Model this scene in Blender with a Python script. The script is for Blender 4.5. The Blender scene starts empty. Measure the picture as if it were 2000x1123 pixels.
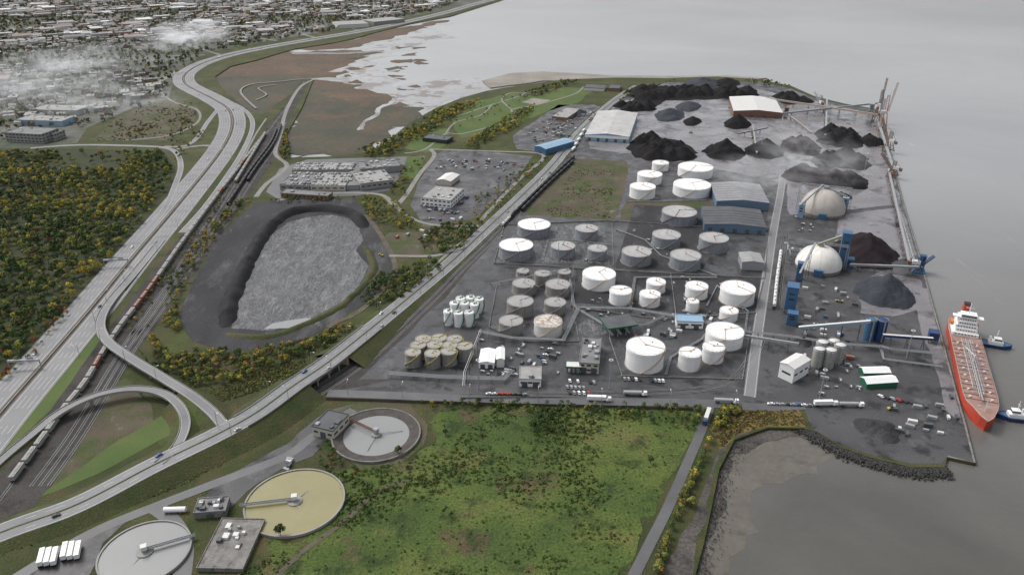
import bpy, math, random, traceback
import numpy as np
from mathutils import Vector, noise, geometry
R=random.Random(7); N=np.random.RandomState(5)
SC=bpy.context.scene; COL=SC.collection
TH=math.radians(26); F=1500.0; H=300.0
cT,sT=math.cos(TH),math.sin(TH)
ERR=[]
def sec(fn):
    try: fn()
    except Exception: ERR.append(fn.__name__+': '+traceback.format_exc()[-500:])
    return fn
def P(x,y,z=0.0):
    u=(x-1000)/F; v=(561.5-y)/F
    d=(u,cT+v*sT,-sT+v*cT); t=(z-H)/d[2]
    return Vector((d[0]*t,d[1]*t,z))
def pxm(x,y,z=0):
    v=(561.5-y)/F; return F/((z-H)/(-sT+v*cT))
def ang(x0,y0,x1,y1):
    d=P(x1,y1)-P(x0,y0); return math.atan2(d.y,d.x)-math.pi/2
GR=math.radians(-19.8)
# camera and light
cam=bpy.data.cameras.new('Camera'); co=bpy.data.objects.new('Camera',cam); COL.objects.link(co); co.location=(0,0,H); co.rotation_euler=(math.pi/2-TH,0,0); cam.lens=27; cam.sensor_width=36; cam.clip_end=30000; cam.clip_start=1; SC.camera=co
w=bpy.data.worlds.new('World'); SC.world=w; w.use_nodes=True; nt=w.node_tree; bg=nt.nodes['Background']; sk=nt.nodes.new('ShaderNodeTexSky'); sk.sky_type='NISHITA'; sk.sun_disc=False; sk.sun_elevation=math.radians(52); sk.sun_rotation=math.radians(-60); sk.dust_density=4
hs=nt.nodes.new('ShaderNodeHueSaturation'); hs.inputs['Saturation'].default_value=.25; hs.inputs['Value'].default_value=1.3; nt.links.new(sk.outputs[0],hs.inputs['Color']); nt.links.new(hs.outputs[0],bg.inputs[0]); bg.inputs[1].default_value=.15
sd=bpy.data.lights.new('Sun','SUN'); sd.energy=1.5; sd.angle=math.radians(16); sd.color=(1,.97,.93); so=bpy.data.objects.new('Sun',sd); COL.objects.link(so)
dirv=Vector((math.sin(math.radians(-60))*math.cos(math.radians(52)),math.cos(math.radians(-60))*math.cos(math.radians(52)),math.sin(math.radians(52)))); so.rotation_euler=dirv.to_track_quat('Z','Y').to_euler()
SC.view_settings.view_transform='Standard'; SC.view_settings.look='None'; SC.view_settings.exposure=0
# ------------------------------------------------------------ materials
MATS={}
def newmat(name):
    m=bpy.data.materials.new(name); m.use_nodes=True; nt=m.node_tree; b=nt.nodes['Principled BSDF']; MATS[name]=m
    return m,nt,b
def c4(c): return (c[0],c[1],c[2],1)
def ramp(nt,src,stops):
    r=nt.nodes.new('ShaderNodeValToRGB'); e=r.color_ramp.elements
    e[0].position=stops[0][0]; e[0].color=c4(stops[0][1]); e[1].position=stops[-1][0]; e[1].color=c4(stops[-1][1])
    for p,c in stops[1:-1]:
        q=e.new(p); q.color=c4(c)
    nt.links.new(src,r.inputs[0]); return r
def noi(nt,vec,scale,detail=8,rough=.6,dist=0):
    n=nt.nodes.new('ShaderNodeTexNoise'); n.inputs['Scale'].default_value=scale; n.inputs['Detail'].default_value=detail
    n.inputs['Roughness'].default_value=rough; n.inputs['Distortion'].default_value=dist; nt.links.new(vec,n.inputs['Vector']); return n.outputs['Fac']
def mixc(nt,a,b,f,mode='MIX'):
    m=nt.nodes.new('ShaderNodeMix'); m.data_type='RGBA'; m.blend_type=mode
    for s,k in ((a,6),(b,7)):
        if isinstance(s,tuple): m.inputs[k].default_value=c4(s)
        else: nt.links.new(s,m.inputs[k])
    if isinstance(f,(int,float)): m.inputs[0].default_value=f
    else: nt.links.new(f,m.inputs[0])
    return m.outputs[2]
def gmat(name,stops,scale,rough=.9,layers=(),speck=.35,sscale=1.2,bump=0,spec=.25,roughvar=None,stretch=None,metal=0,lines=()):
    m,nt,b=newmat(name); tc=nt.nodes.new('ShaderNodeTexCoord'); v=tc.outputs['Object']
    if stretch:
        mp=nt.nodes.new('ShaderNodeMapping'); mp.inputs['Rotation'].default_value=(0,0,stretch[1]); mp.inputs['Scale'].default_value=stretch[0]; nt.links.new(v,mp.inputs[0]); vs=mp.outputs[0]
    else: vs=v
    col=ramp(nt,noi(nt,vs,scale),stops).outputs[0]
    for lc,ls,lo,hi in layers:
        f=ramp(nt,noi(nt,vs,ls,9,.65),[(lo,(0,0,0)),(hi,(1,1,1))]).outputs[0]; col=mixc(nt,col,lc,f)
    for lc,ls,wd in lines:
        f=ramp(nt,noi(nt,vs,ls,9,.7,1.2),[(.5-wd,(0,0,0)),(.5,(.7,.7,.7)),(.5+wd,(0,0,0))]).outputs[0]; col=mixc(nt,col,lc,f)
    if speck:
        s=ramp(nt,noi(nt,v,sscale,4,.7),[(.3,(1-speck,)*3),(.7,(1+speck,)*3)]).outputs[0]
        col=mixc(nt,col,s,1.0,'MULTIPLY')
    nt.links.new(col,b.inputs['Base Color']); b.inputs['Roughness'].default_value=rough
    b.inputs['Specular IOR Level'].default_value=spec; b.inputs['Metallic'].default_value=metal
    if roughvar:
        r=ramp(nt,noi(nt,v,roughvar[0],5,.6),[(.4,(roughvar[1],)*3),(.6,(rough,)*3)]); nt.links.new(r.outputs[0],b.inputs['Roughness'])
    if bump:
        bp=nt.nodes.new('ShaderNodeBump'); bp.inputs['Strength'].default_value=bump; bp.inputs['Distance'].default_value=1.0
        nt.links.new(noi(nt,v,sscale*.6,6,.65),bp.inputs['Height']); nt.links.new(bp.outputs[0],b.inputs['Normal'])
    return m
def pm(name,c,rough=.6,var=.12,scale=.6,metal=0,spec=.4):
    return gmat(name,[(.3,tuple(x*(1-var) for x in c)),(.7,tuple(x*(1+var) for x in c))],scale,rough,speck=.08,sscale=3,metal=metal,spec=spec)
G_=lambda a:(a,a,a)
M=MATS
gmat('grass',[(.3,(.032,.04,.016)),(.5,(.055,.06,.022)),(.7,(.09,.078,.036))],.012,layers=[((.09,.065,.035),.03,.55,.7),((.03,.05,.013),.05,.5,.65),((.07,.095,.025),.02,.56,.7)],speck=.45,bump=1)
gmat('lawn',[(.3,(.055,.09,.025)),(.7,(.09,.12,.038))],.02,layers=[((.11,.105,.04),.04,.55,.75)],speck=.2,bump=.3)
gmat('field',[(.3,(.036,.058,.016)),(.44,(.055,.086,.02)),(.54,(.08,.108,.025)),(.68,(.115,.115,.038))],.014,layers=[((.085,.058,.034),.022,.56,.66),((.16,.12,.045),.018,.60,.72),((.028,.046,.013),.06,.53,.64),((.13,.085,.05),.045,.63,.72)],speck=.5,sscale=.7,bump=1)
gmat('reeds',[(.3,(.09,.07,.025)),(.7,(.19,.13,.055))],.05,layers=[((.06,.08,.02),.08,.5,.65)],speck=.5,sscale=.8,bump=1)
gmat('forestfloor',[(.3,(.024,.032,.012)),(.7,(.042,.048,.02))],.1)
gmat('asphalt_dark',[(.3,(.03,.03,.032)),(.7,(.062,.062,.065))],.02,.6,layers=[((.11,.11,.112),.04,.56,.74),((.017,.017,.018),.06,.52,.62),((.09,.085,.078),.15,.6,.7)],speck=.4,roughvar=(.05,.22),spec=.5)
gmat('wet_yard',[(.3,(.12,.112,.117)),(.7,(.20,.19,.197))],.014,.45,layers=[((.045,.04,.042),.02,.52,.62),((.28,.27,.28),.03,.6,.72),((.03,.027,.03),.05,.58,.64)],speck=.3,roughvar=(.03,.12),spec=.7)
gmat('port_ground',[(.3,(.035,.034,.036)),(.7,(.075,.073,.075))],.015,.7,layers=[((.13,.125,.12),.035,.57,.75),((.016,.015,.017),.05,.53,.62),((.10,.09,.08),.15,.6,.7)],speck=.42,roughvar=(.06,.28),spec=.45)
gmat('waste_ground',[(.3,(.06,.052,.038)),(.7,(.11,.092,.06))],.03,layers=[((.05,.068,.02),.04,.48,.6),((.16,.15,.14),.06,.6,.7)],speck=.4,bump=.4)
gmat('road',[(.3,(.15,.15,.154)),(.7,(.20,.20,.204))],.04,.6,speck=.12,spec=.4,layers=[((.115,.115,.12),.02,.5,.7)])
gmat('road_dark',[(.3,(.065,.065,.068)),(.7,(.11,.11,.113))],.04,.5,speck=.15,spec=.5)
gmat('path',[(.3,(.17,.165,.155)),(.7,(.24,.23,.215))],.1,.8,speck=.2)
gmat('dirt',[(.3,(.07,.06,.045)),(.7,(.12,.10,.075))],.1,.9,speck=.3)
gmat('ballast',[(.3,(.04,.036,.034)),(.7,(.07,.064,.06))],.03,.95,speck=.4,layers=[((.022,.02,.02),.05,.5,.65)])
gmat('cinder',[(.3,(.024,.024,.026)),(.7,(.05,.05,.053))],.03,.85,layers=[((.09,.09,.092),.035,.54,.7),((.13,.13,.132),.08,.62,.7)],speck=.4,sscale=.7,bump=.6,stretch=((1,.4,1),.5))
gmat('silt',[(.3,(.036,.037,.04)),(.7,(.075,.077,.082))],.03,.55,layers=[((.12,.12,.122),.07,.55,.66),((.2,.2,.202),.2,.6,.68)],speck=.45,stretch=((1.0,.32,1),.9),roughvar=(.05,.25),bump=.7,lines=[((.3,.3,.3),.10,.014),((.28,.28,.28),.22,.013),((.2,.2,.2),.05,.008)])
gmat('marsh_brown',[(.3,(.085,.06,.044)),(.7,(.125,.088,.062))],.008,.9,layers=[((.075,.072,.052),.012,.5,.62),((.19,.18,.17),.02,.66,.7)],speck=.25,sscale=.15)
gmat('marsh_green',[(.3,(.045,.047,.035)),(.7,(.08,.072,.05))],.008,.85,layers=[((.105,.07,.048),.014,.52,.66),((.18,.175,.17),.02,.68,.72)],speck=.2,sscale=.15)
gmat('mudflat',[(.3,(.22,.22,.22)),(.7,(.30,.30,.30))],.006,.3,layers=[((.12,.09,.07),.016,.53,.56),((.15,.13,.11),.04,.58,.62)],speck=.12,sscale=.1,spec=.6)
gmat('beach',[(.3,(.19,.17,.15)),(.7,(.28,.26,.23))],.02,.9,speck=.2,sscale=.2)
gmat('shore_mud',[(.3,(.055,.05,.045)),(.7,(.10,.09,.08))],.03,.7,layers=[((.035,.032,.03),.08,.5,.65)],speck=.5,sscale=.5,bump=.8)
gmat('shallow',[(.3,(.095,.085,.072)),(.7,(.125,.115,.10))],.02,.35,layers=[((.065,.058,.05),.05,.55,.68)],speck=.15,sscale=.3)
gmat('city_ground',[(.3,(.05,.06,.038)),(.5,(.085,.09,.07)),(.7,(.17,.17,.165))],.008,.9,speck=.3,sscale=.06)
gmat('concrete',[(.3,(.22,.22,.21)),(.7,(.31,.30,.285))],.1,.8,speck=.12)
gmat('concrete_old',[(.3,(.14,.13,.125)),(.7,(.24,.23,.215))],.15,.85,layers=[((.08,.075,.07),.2,.5,.7)],speck=.2)
gmat('basin_wall',[(.3,(.05,.045,.042)),(.7,(.09,.08,.074))],.2,.8,speck=.3)
gmat('coal',[(.3,(.007,.0065,.007)),(.7,(.017,.0155,.0165))],.06,.85,speck=.4,sscale=.8,bump=.5,spec=.12)
gmat('ore',[(.3,(.014,.0105,.012)),(.7,(.028,.021,.024))],.05,.9,speck=.3,sscale=.8,bump=.4,spec=.12)
gmat('gravel_pile',[(.3,(.032,.036,.043)),(.7,(.052,.058,.068))],.06,.85,speck=.3,sscale=.8,bump=.4,spec=.15)
gmat('berm_dark',[(.3,(.016,.016,.017)),(.7,(.034,.034,.036))],.06,.85,speck=.4,sscale=.8,bump=.6,spec=.15)
gmat('tank_white',[(.3,(.70,.70,.69)),(.7,(.79,.79,.785))],.08,.45,speck=.05,layers=[((.6,.585,.56),.5,.62,.75)],stretch=((3,3,.35),0))
gmat('tank_grey',[(.3,(.19,.205,.225)),(.7,(.28,.295,.315))],.1,.6,speck=.1,layers=[((.14,.14,.145),.5,.52,.7)],stretch=((3,3,.35),0))
gmat('tank_tan',[(.3,(.19,.185,.172)),(.7,(.28,.27,.255))],.12,.7,speck=.1,layers=[((.15,.12,.09),.5,.58,.7)],stretch=((3,3,.35),0))
gmat('roof_white',[(.3,(.70,.685,.66)),(.7,(.79,.78,.765))],.08,.5,speck=.05,layers=[((.6,.52,.46),.12,.62,.74)])
gmat('roof_grey',[(.3,(.29,.29,.285)),(.7,(.42,.41,.4))],.08,.6,speck=.08,layers=[((.26,.2,.17),.12,.55,.7)])
gmat('roof_tan',[(.3,(.27,.265,.255)),(.7,(.36,.35,.34))],.1,.7,speck=.1,layers=[((.2,.15,.12),.2,.58,.7)])
gmat('roof_patchy',[(.45,(.56,.54,.5)),(.56,(.34,.26,.21))],.35,.7,speck=.1)
gmat('roof_pale',[(.3,(.38,.38,.37)),(.7,(.5,.49,.48))],.06,.7,speck=.08,layers=[((.28,.28,.28),.1,.58,.72)])
pm('rust',(.18,.10,.07),.8,.3); pm('rustlight',(.4,.29,.21),.8,.2); pm('yellow',(.42,.35,.09),.6); pm('steel',(.27,.28,.29),.5); pm('steel_dark',(.08,.085,.09),.6)
pm('white',(.74,.74,.73),.5,.06); pm('offwhite',(.58,.57,.55),.6,.08); pm('beige',(.46,.43,.36),.7); pm('blue',(.05,.12,.22),.5,.15); pm('blue_pale',(.23,.35,.46),.5); pm('shed_blue',(.11,.17,.24),.6,.15)
pm('navy',(.02,.05,.14),.45,.2); pm('red',(.42,.055,.03),.5,.12); pm('brick',(.2,.12,.09),.85); pm('green',(.015,.12,.06),.5); pm('glass',(.03,.04,.05),.15,.2,spec=.8)
pm('rubber',(.02,.02,.02),.9); pm('flat_roof',(.17,.17,.172),.85,.2,.1); pm('gravel_roof',(.28,.278,.27),.9,.18,.15); pm('dark_roof',(.08,.082,.088),.7,.2,.1); pm('black',(.02,.02,.022),.5)
pm('dome_beige',(.42,.39,.355),.7,.12,.12); pm('dome_white',(.68,.66,.62),.6,.1,.12); pm('paint',(.5,.5,.48),.7,.15,.3); pm('container',(.28,.13,.08),.6); pm('bark',(.06,.045,.03),.9)
pm('pool_grey',(.22,.225,.22),.2,.04,.05,spec=.6); pm('pool_olive',(.24,.215,.105),.25,.08,.05,spec=.5); pm('deckred',(.28,.17,.14),.6,.2,.2); pm('orange',(.5,.16,.04),.6); pm('silver',(.4,.41,.42),.35,.05,metal=.2); pm('deckgrey',(.22,.22,.23),.6,.15,.2)
pm('hopper_grey',(.28,.275,.26),.7,.2,.3); pm('hopper_rust',(.2,.08,.05),.8,.25,.3); pm('tankcar_black',(.018,.018,.02),.5)
def attrmat(name,rough):
    m,nt,b=newmat(name); a=nt.nodes.new('ShaderNodeAttribute'); a.attribute_name='Col'
    tc=nt.nodes.new('ShaderNodeTexCoord'); s=ramp(nt,noi(nt,tc.outputs['Object'],1.5,3,.6),[(.3,G_(.75)),(.7,G_(1.25))]).outputs[0]
    nt.links.new(mixc(nt,a.outputs['Color'],s,1.0,'MULTIPLY'),b.inputs['Base Color']); b.inputs['Roughness'].default_value=rough; b.inputs['Specular IOR Level'].default_value=.15
    return m
attrmat('leaf',.8); attrmat('rooftops',.8)
m,nt,b=newmat('water'); tc=nt.nodes.new('ShaderNodeTexCoord'); v=tc.outputs['Object']
far_sheen=ramp(nt,noi(nt,v,.0014,8,.58,.5),[(.35,(.225,.228,.231)),(.65,(.295,.297,.295))]).outputs[0]
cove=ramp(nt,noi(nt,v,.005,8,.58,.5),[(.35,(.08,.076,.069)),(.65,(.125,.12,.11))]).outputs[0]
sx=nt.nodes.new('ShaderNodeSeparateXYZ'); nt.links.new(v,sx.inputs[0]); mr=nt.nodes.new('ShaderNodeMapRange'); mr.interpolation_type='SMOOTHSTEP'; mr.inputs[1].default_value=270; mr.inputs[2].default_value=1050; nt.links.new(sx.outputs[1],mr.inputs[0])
col=mixc(nt,cove,far_sheen,mr.outputs[0])  # base colour: muddy cove near, sky sheen painted into the far water
mp=nt.nodes.new('ShaderNodeMapping'); mp.inputs['Rotation'].default_value=(0,0,GR); mp.inputs['Scale'].default_value=(1,.1,1); nt.links.new(v,mp.inputs[0])
foam=ramp(nt,noi(nt,mp.outputs[0],.05,10,.72,.8),[(.62,(0,0,0)),(.72,(.5,.5,.5))]).outputs[0]
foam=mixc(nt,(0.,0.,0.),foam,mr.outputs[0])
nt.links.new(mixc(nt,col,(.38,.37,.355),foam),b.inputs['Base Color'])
b.inputs['Roughness'].default_value=.15; b.inputs['IOR'].default_value=1.36
bp=nt.nodes.new('ShaderNodeBump'); bp.inputs['Strength'].default_value=.4; bp.inputs['Distance'].default_value=.7; nt.links.new(noi(nt,v,.22,5,.6),bp.inputs['Height']); nt.links.new(bp.outputs[0],b.inputs['Normal'])
# ------------------------------------------------------------ mesh builder
class MB:
    def __init__(s): s.v=[];s.f=[];s.m=[];s.s=[]
    def add(s,vs,fs,mi=0,sm=False):
        o=len(s.v); s.v+= [tuple(a) for a in vs]
        for f in fs: s.f.append(tuple(i+o for i in f)); s.m.append(mi); s.s.append(sm)
    def box(s,c,size,rz=0,mi=0,tp=1.0):
        x,y,z=size[0]/2,size[1]/2,size[2]; ca,sa=math.cos(rz),math.sin(rz); vs=[]
        for zz,k in ((0,1),(z,tp)):
            for a,b_ in ((-x,-y),(x,-y),(x,y),(-x,y)):
                a*=k;b_*=k; vs.append((c[0]+a*ca-b_*sa,c[1]+a*sa+b_*ca,c[2]+zz))
        s.add(vs,[(0,3,2,1),(4,5,6,7),(0,1,5,4),(1,2,6,5),(2,3,7,6),(3,0,4,7)],mi)
    def beam(s,p0,p1,w,h,mi=0):
        p0=Vector(p0);p1=Vector(p1); d=(p1-p0).normalized(); sd=d.cross(Vector((0,0,1)))
        if sd.length<.01: sd=Vector((1,0,0))
        sd.normalize(); up=sd.cross(d); sd*=w/2; up*=h/2
        s.add([p0-sd-up,p0+sd-up,p0+sd+up,p0-sd+up,p1-sd-up,p1+sd-up,p1+sd+up,p1-sd+up],[(0,1,2,3),(7,6,5,4),(0,4,5,1),(1,5,6,2),(2,6,7,3),(3,7,4,0)],mi)
    def cyl(s,p,r,h,n=24,mi=0,r2=None,cap=True,mc=None,rise=0):
        r2=r if r2 is None else r2; an=[2*math.pi*i/n for i in range(n)]
        vs=[(p[0]+r*math.cos(a),p[1]+r*math.sin(a),p[2]) for a in an]+[(p[0]+r2*math.cos(a),p[1]+r2*math.sin(a),p[2]+h) for a in an]
        s.add(vs,[(i,(i+1)%n,n+(i+1)%n,n+i) for i in range(n)],mi,True)
        if cap: s.add(vs[n:]+[(p[0],p[1],p[2]+h+rise)],[(i,(i+1)%n,n) for i in range(n)],mi if mc is None else mc,rise>0)
    def tube(s,p0,p1,r,n=6,mi=0):
        p0=Vector(p0);p1=Vector(p1); d=(p1-p0).normalized(); a=d.cross(Vector((0,0,1)))
        if a.length<.01: a=Vector((1,0,0))
        a.normalize(); b_=d.cross(a); vs=[]
        for p in (p0,p1): vs+=[p+a*r*math.cos(2*math.pi*i/n)+b_*r*math.sin(2*math.pi*i/n) for i in range(n)]
        s.add(vs,[(i,(i+1)%n,n+(i+1)%n,n+i) for i in range(n)]+[tuple(range(n)),tuple(range(2*n-1,n-1,-1))],mi,False)
    def ring(s,c,r,w,h,n=28,mi=0):
        vs=[]
        for i in range(n):
            a=2*math.pi*i/n; ca,sa=math.cos(a),math.sin(a)
            for rr,zz in ((r-w/2,0),(r+w/2,0),(r+w/2,h),(r-w/2,h)): vs.append((c[0]+rr*ca,c[1]+rr*sa,c[2]+zz))
        fs=[]
        for i in range(n):
            j=(i+1)%n
            for k in range(4): fs.append((i*4+k,j*4+k,j*4+(k+1)%4,i*4+(k+1)%4))
        s.add(vs,fs,mi)
    def dome(s,p,r,h,n=32,k=9,mi=0,pw=1):
        vs=[];fs=[]
        for j in range(k):
            t=j/k*math.pi/2
            for i in range(n): a=2*math.pi*i/n; vs.append((p[0]+r*math.cos(t)*math.cos(a),p[1]+r*math.cos(t)*math.sin(a),p[2]+h*math.sin(t)))
        vs.append((p[0],p[1],p[2]+h)); T=len(vs)-1
        for j in range(k-1):
            for i in range(n): fs.append((j*n+i,j*n+(i+1)%n,(j+1)*n+(i+1)%n,(j+1)*n+i))
        for i in range(n): fs.append(((k-1)*n+i,(k-1)*n+(i+1)%n,T))
        s.add(vs,fs,mi,True)
    def build(s,name,mats,parent=None):
        me=bpy.data.meshes.new(name); me.from_pydata(s.v,[],s.f)
        if isinstance(mats,str): mats=[mats]
        for k in mats: me.materials.append(MATS[k])
        me.polygons.foreach_set('material_index',s.m); me.polygons.foreach_set('use_smooth',s.s); me.update()
        o=bpy.data.objects.new(name,me); COL.objects.link(o); o.parent=parent; return o
def tag(o,label=None,cat=None,group=None,kind=None):
    if label: o['label']=label
    if cat: o['category']=cat
    if group: o['group']=group
    if kind: o['kind']=kind
    return o
def thing(name,label,cat,loc=(0,0,0),rz=0,group=None):
    o=bpy.data.objects.new(name,None); COL.objects.link(o); o.location=loc; o.rotation_euler=(0,0,rz); o.empty_display_size=1
    return tag(o,label,cat,group)
def dup(root,loc,rz,label=None,group=None,sc=None):
    r=root.copy(); COL.objects.link(r); r.location=loc; r.rotation_euler=(0,0,rz)
    if sc: r.scale=(sc,sc,sc)
    if label: r['label']=label
    if group: r['group']=group
    for ch in list(root.children):
        c=ch.copy(); COL.objects.link(c); c.parent=r
        for g in ch.children: d=g.copy(); COL.objects.link(d); d.parent=c
    return r
class Placer:
    def __init__(s,proto): s.p=proto; s.used=False
    def put(s,loc,rz,label,group,sc=None):
        if not s.used:
            s.used=True; s.p.location=loc; s.p.rotation_euler=(0,0,rz); tag(s.p,label,None,group)
            if sc: s.p.scale=(sc,sc,sc)
            return s.p
        return dup(s.p,loc,rz,label,group,sc)
def np_mesh(name,V,FA,Cv,mat,parent=None):
    me=bpy.data.meshes.new(name); k=FA.shape[1]
    me.vertices.add(len(V)); me.vertices.foreach_set('co',V.astype(np.float32).ravel())
    me.loops.add(FA.size); me.loops.foreach_set('vertex_index',FA.astype(np.int32).ravel())
    me.polygons.add(len(FA)); me.polygons.foreach_set('loop_start',np.arange(0,FA.size,k,dtype=np.int32))
    me.update(calc_edges=True)
    a=me.color_attributes.new('Col','FLOAT_COLOR','POINT'); c=np.ones((len(V),4),np.float32); c[:,:3]=Cv; a.data.foreach_set('color',c.ravel())
    me.materials.append(MATS[mat])
    o=bpy.data.objects.new(name,me); COL.objects.link(o); o.parent=parent; return o
# ------------------------------------------------------------ ground polygons, ribbons
def jag(pts,amp,step,seed,fs=4):
    out=[]; n=len(pts)
    for i in range(n):
        a,b_=pts[i],pts[(i+1)%n]; L=(b_-a).length; k=max(1,min(260,int(L/step)))
        for j in range(k):
            p=a.lerp(b_,j/k)
            if amp: 
                q=Vector((p.x/(step*fs),p.y/(step*fs),seed)); p=p+Vector((noise.fractal(q,1,2,5),noise.fractal(q+Vector((9,3,0)),1,2,5),0))*amp
            out.append(p)
    return out
def poly(name,px,z,mat,amp=0,step=6,skirt=0,fs=4):
    pts=[P(x,y,z) for x,y in px]
    pts=[Vector((p.x,p.y,0)) for p in pts]
    if amp: pts=jag(pts,amp,step,len(name)+z*100,fs)
    mb=MB(); tri=geometry.tessellate_polygon([pts]); vs=[(p.x,p.y,z) for p in pts]; fs=[]
    for a,b_,c in tri:
        n=(pts[b_]-pts[a]).cross(pts[c]-pts[a]).z; fs.append((a,b_,c) if n>0 else (a,c,b_))
    mb.add(vs,fs)
    if skirt:
        k=len(vs); mb.add(vs+[(x,y,z-skirt) for x,y,_ in vs],[(i,(i+1)%k,k+(i+1)%k,k+i) for i in range(k)])
    o=mb.build(name,mat); o['kind']='structure'; return o
def spline(pts,step=5.0):
    W=[P(*p) if len(p)==3 else P(p[0],p[1],0) for p in pts]; return spl(W,step)
def spl(W,step=5.0):
    out=[]; n=len(W)
    for i in range(n-1):
        p0=W[max(i-1,0)];p1=W[i];p2=W[i+1];p3=W[min(i+2,n-1)]; k=max(1,int((p2-p1).length/step))
        for j in range(k):
            t=j/k; out.append(.5*((2*p1)+(p2-p0)*t+(2*p0-5*p1+4*p2-p3)*t*t+(3*p1-p0-3*p2+p3)*t*t*t))
    out.append(W[-1]); return out
def sides(L):
    s=[]
    for i in range(len(L)):
        d=L[min(i+1,len(L)-1)]-L[max(i-1,0)]; d.z=0; d.normalize(); s.append(Vector((d.y,-d.x,0)))
    return s
def strip(mb,L,o1,o2,dz,mi=0,dash=None,rng=None):
    S=sides(L); acc=0
    for i in range(len(L)-1):
        acc+=(L[i+1]-L[i]).length
        if dash and (acc%(dash[0]+dash[1]))>dash[0]: continue
        z=Vector((0,0,dz)); mb.add([L[i]+S[i]*o1+z,L[i]+S[i]*o2+z,L[i+1]+S[i+1]*o2+z,L[i+1]+S[i+1]*o1+z],[(0,1,2,3)],mi)
def wallstrip(mb,L,o,w,h,dz,mi=0):
    S=sides(L); vs=[];fs=[]
    for q in range(len(L)):
        for oo,zz in ((o-w/2,0),(o+w/2,0),(o+w/2,h),(o-w/2,h)): vs.append(L[q]+S[q]*oo+Vector((0,0,dz+zz)))
    for i in range(len(L)-1):
        a=i*4; fs+=[(a,a+4,a+5,a+1),(a+1,a+5,a+6,a+2),(a+2,a+6,a+7,a+3),(a+3,a+7,a+4,a)]
    e=len(vs)-4; fs+=[(0,1,2,3),(e+3,e+2,e+1,e)]; mb.add(vs,fs,mi)
def road(name,pts,w,z,mat='road',edge=True,step=6):
    L=spline(pts,step); mb=MB(); strip(mb,L,-w/2,w/2,z,0)
    if edge:
        for s in (-1,1): strip(mb,L,s*(w/2-.9)-.12,s*(w/2-.9)+.12,z+.02,1)
    ob=mb.build(name,[mat,'paint']); ob['kind']='structure'; return L
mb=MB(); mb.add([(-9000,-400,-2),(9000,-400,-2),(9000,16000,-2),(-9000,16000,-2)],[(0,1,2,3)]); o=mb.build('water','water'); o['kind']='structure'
mb=MB(); mb.add([(-9500,-500,-7),(9500,-500,-7),(9500,17000,-7),(-9500,17000,-7)],[(0,1,2,3)]); o=mb.build('ground','shore_mud'); o['kind']='structure'
land=[(-2600,-128),(1500,-128),(1150,-60),(1020,-12),(950,10),(880,32),(800,47),(740,62),(690,76),(640,86),(575,96),(540,106),(500,118),(450,130),(420,150),(430,170),(470,205),(510,225),(560,190),(595,150),(612,156),(590,210),(560,262),(568,308),(640,306),(720,298),(770,265),(800,240),(850,212),(900,192),(950,178),(1010,168),(1100,156),(1200,152),(1300,153),(1400,150),(1480,155),(1545,168),(1590,188),(1650,203),(1716,214),(1722,232),(1748,330),(1768,405),(1797,500),(1815,565),(1840,655),(1868,760),(1888,830),(1907,905),(1850,893),(1845,912),(1780,912),(1700,893),(1640,872),(1600,845),(1570,836),(1500,835),(1435,858),(1405,915),(1388,1000),(1375,1060),(1345,1170),(1300,1500),(-2600,1500)]
poly('land',land,0,'grass',0,skirt=8)
poly('mud_flat',[(560,100),(640,88),(760,62),(870,40),(850,75),(760,105),(740,130),(790,165),(860,158),(950,150),(1010,168),(900,192),(850,212),(800,240),(740,262),(690,300),(560,310),(540,200),(400,170),(420,130)],-1.9,'mudflat',60,20)
poly('marsh',[(380,180),(372,158),(400,130),(480,108),(600,101),(720,102),(735,106),(700,116),(672,128),(655,150),(600,150),(560,160),(500,165),(470,185)],-1.7,'marsh_brown',55,12,skirt=1,fs=6)
poly('marsh',[(400,150),(480,150),(600,146),(606,160),(580,190),(515,235),(455,215)],-1.5,'marsh_green',8,12,skirt=.6,fs=6)
poly('marsh',[(560,262),(560,310),(640,308),(720,300),(780,258),(830,215),(770,205),(690,188),(640,158),(598,160),(575,210)],-1.6,'marsh_green',40,10,skirt=1,fs=6)
poly('marsh',[(640,86),(740,62),(870,38),(840,52),(760,76),(700,92),(600,97),(560,98)],-1.6,'marsh_brown',35,14,skirt=1,fs=6)
poly('marsh',[(500,162),(560,158),(640,160),(690,165),(735,185),(760,205),(700,200),(640,185),(590,180)],-1.55,'marsh_brown',35,12,skirt=.6,fs=6)
for k in range(34):
    x,y=R.uniform(670,840),R.uniform(85,205); s=R.uniform(3,11)
    poly('marsh',[(x-s*1.6,y),(x,y-s*.28),(x+s*1.6,y),(x,y+s*.28)],-1.72+k*.003,'marsh_brown',26,6,skirt=.3,fs=5)
poly('tidal_channel',[(560,99),(580,103),(680,103),(750,99),(748,101),(680,106),(575,106)],-1.5,'path',8,14)
poly('tidal_channel',[(700,256),(705,240),(730,222),(748,205),(775,200),(752,210),(736,226),(712,241),(712,254)],-1.48,'mudflat',6,12)
poly('beach',[(940,158),(1000,143),(1060,140),(1200,148),(1320,149),(1420,148),(1500,153),(1420,160),(1200,158),(1060,158),(960,172)],-.07,'beach',4,20,skirt=2)
poly('shallow_water',[(1590,842),(1500,832),(1430,855),(1398,910),(1370,1000),(1340,1170),(1450,1170),(1460,1060),(1490,985),(1530,925),(1590,898),(1660,893),(1640,860)],-1.95,'shallow',16,8)
poly('shore',[(1590,842),(1500,832),(1430,855),(1398,910),(1380,1000),(1360,1060),(1335,1170),(1385,1170),(1392,1060),(1415,960),(1436,900),(1470,868),(1540,852),(1600,858)],-1.75,'shore_mud',6,4,skirt=1)
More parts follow.
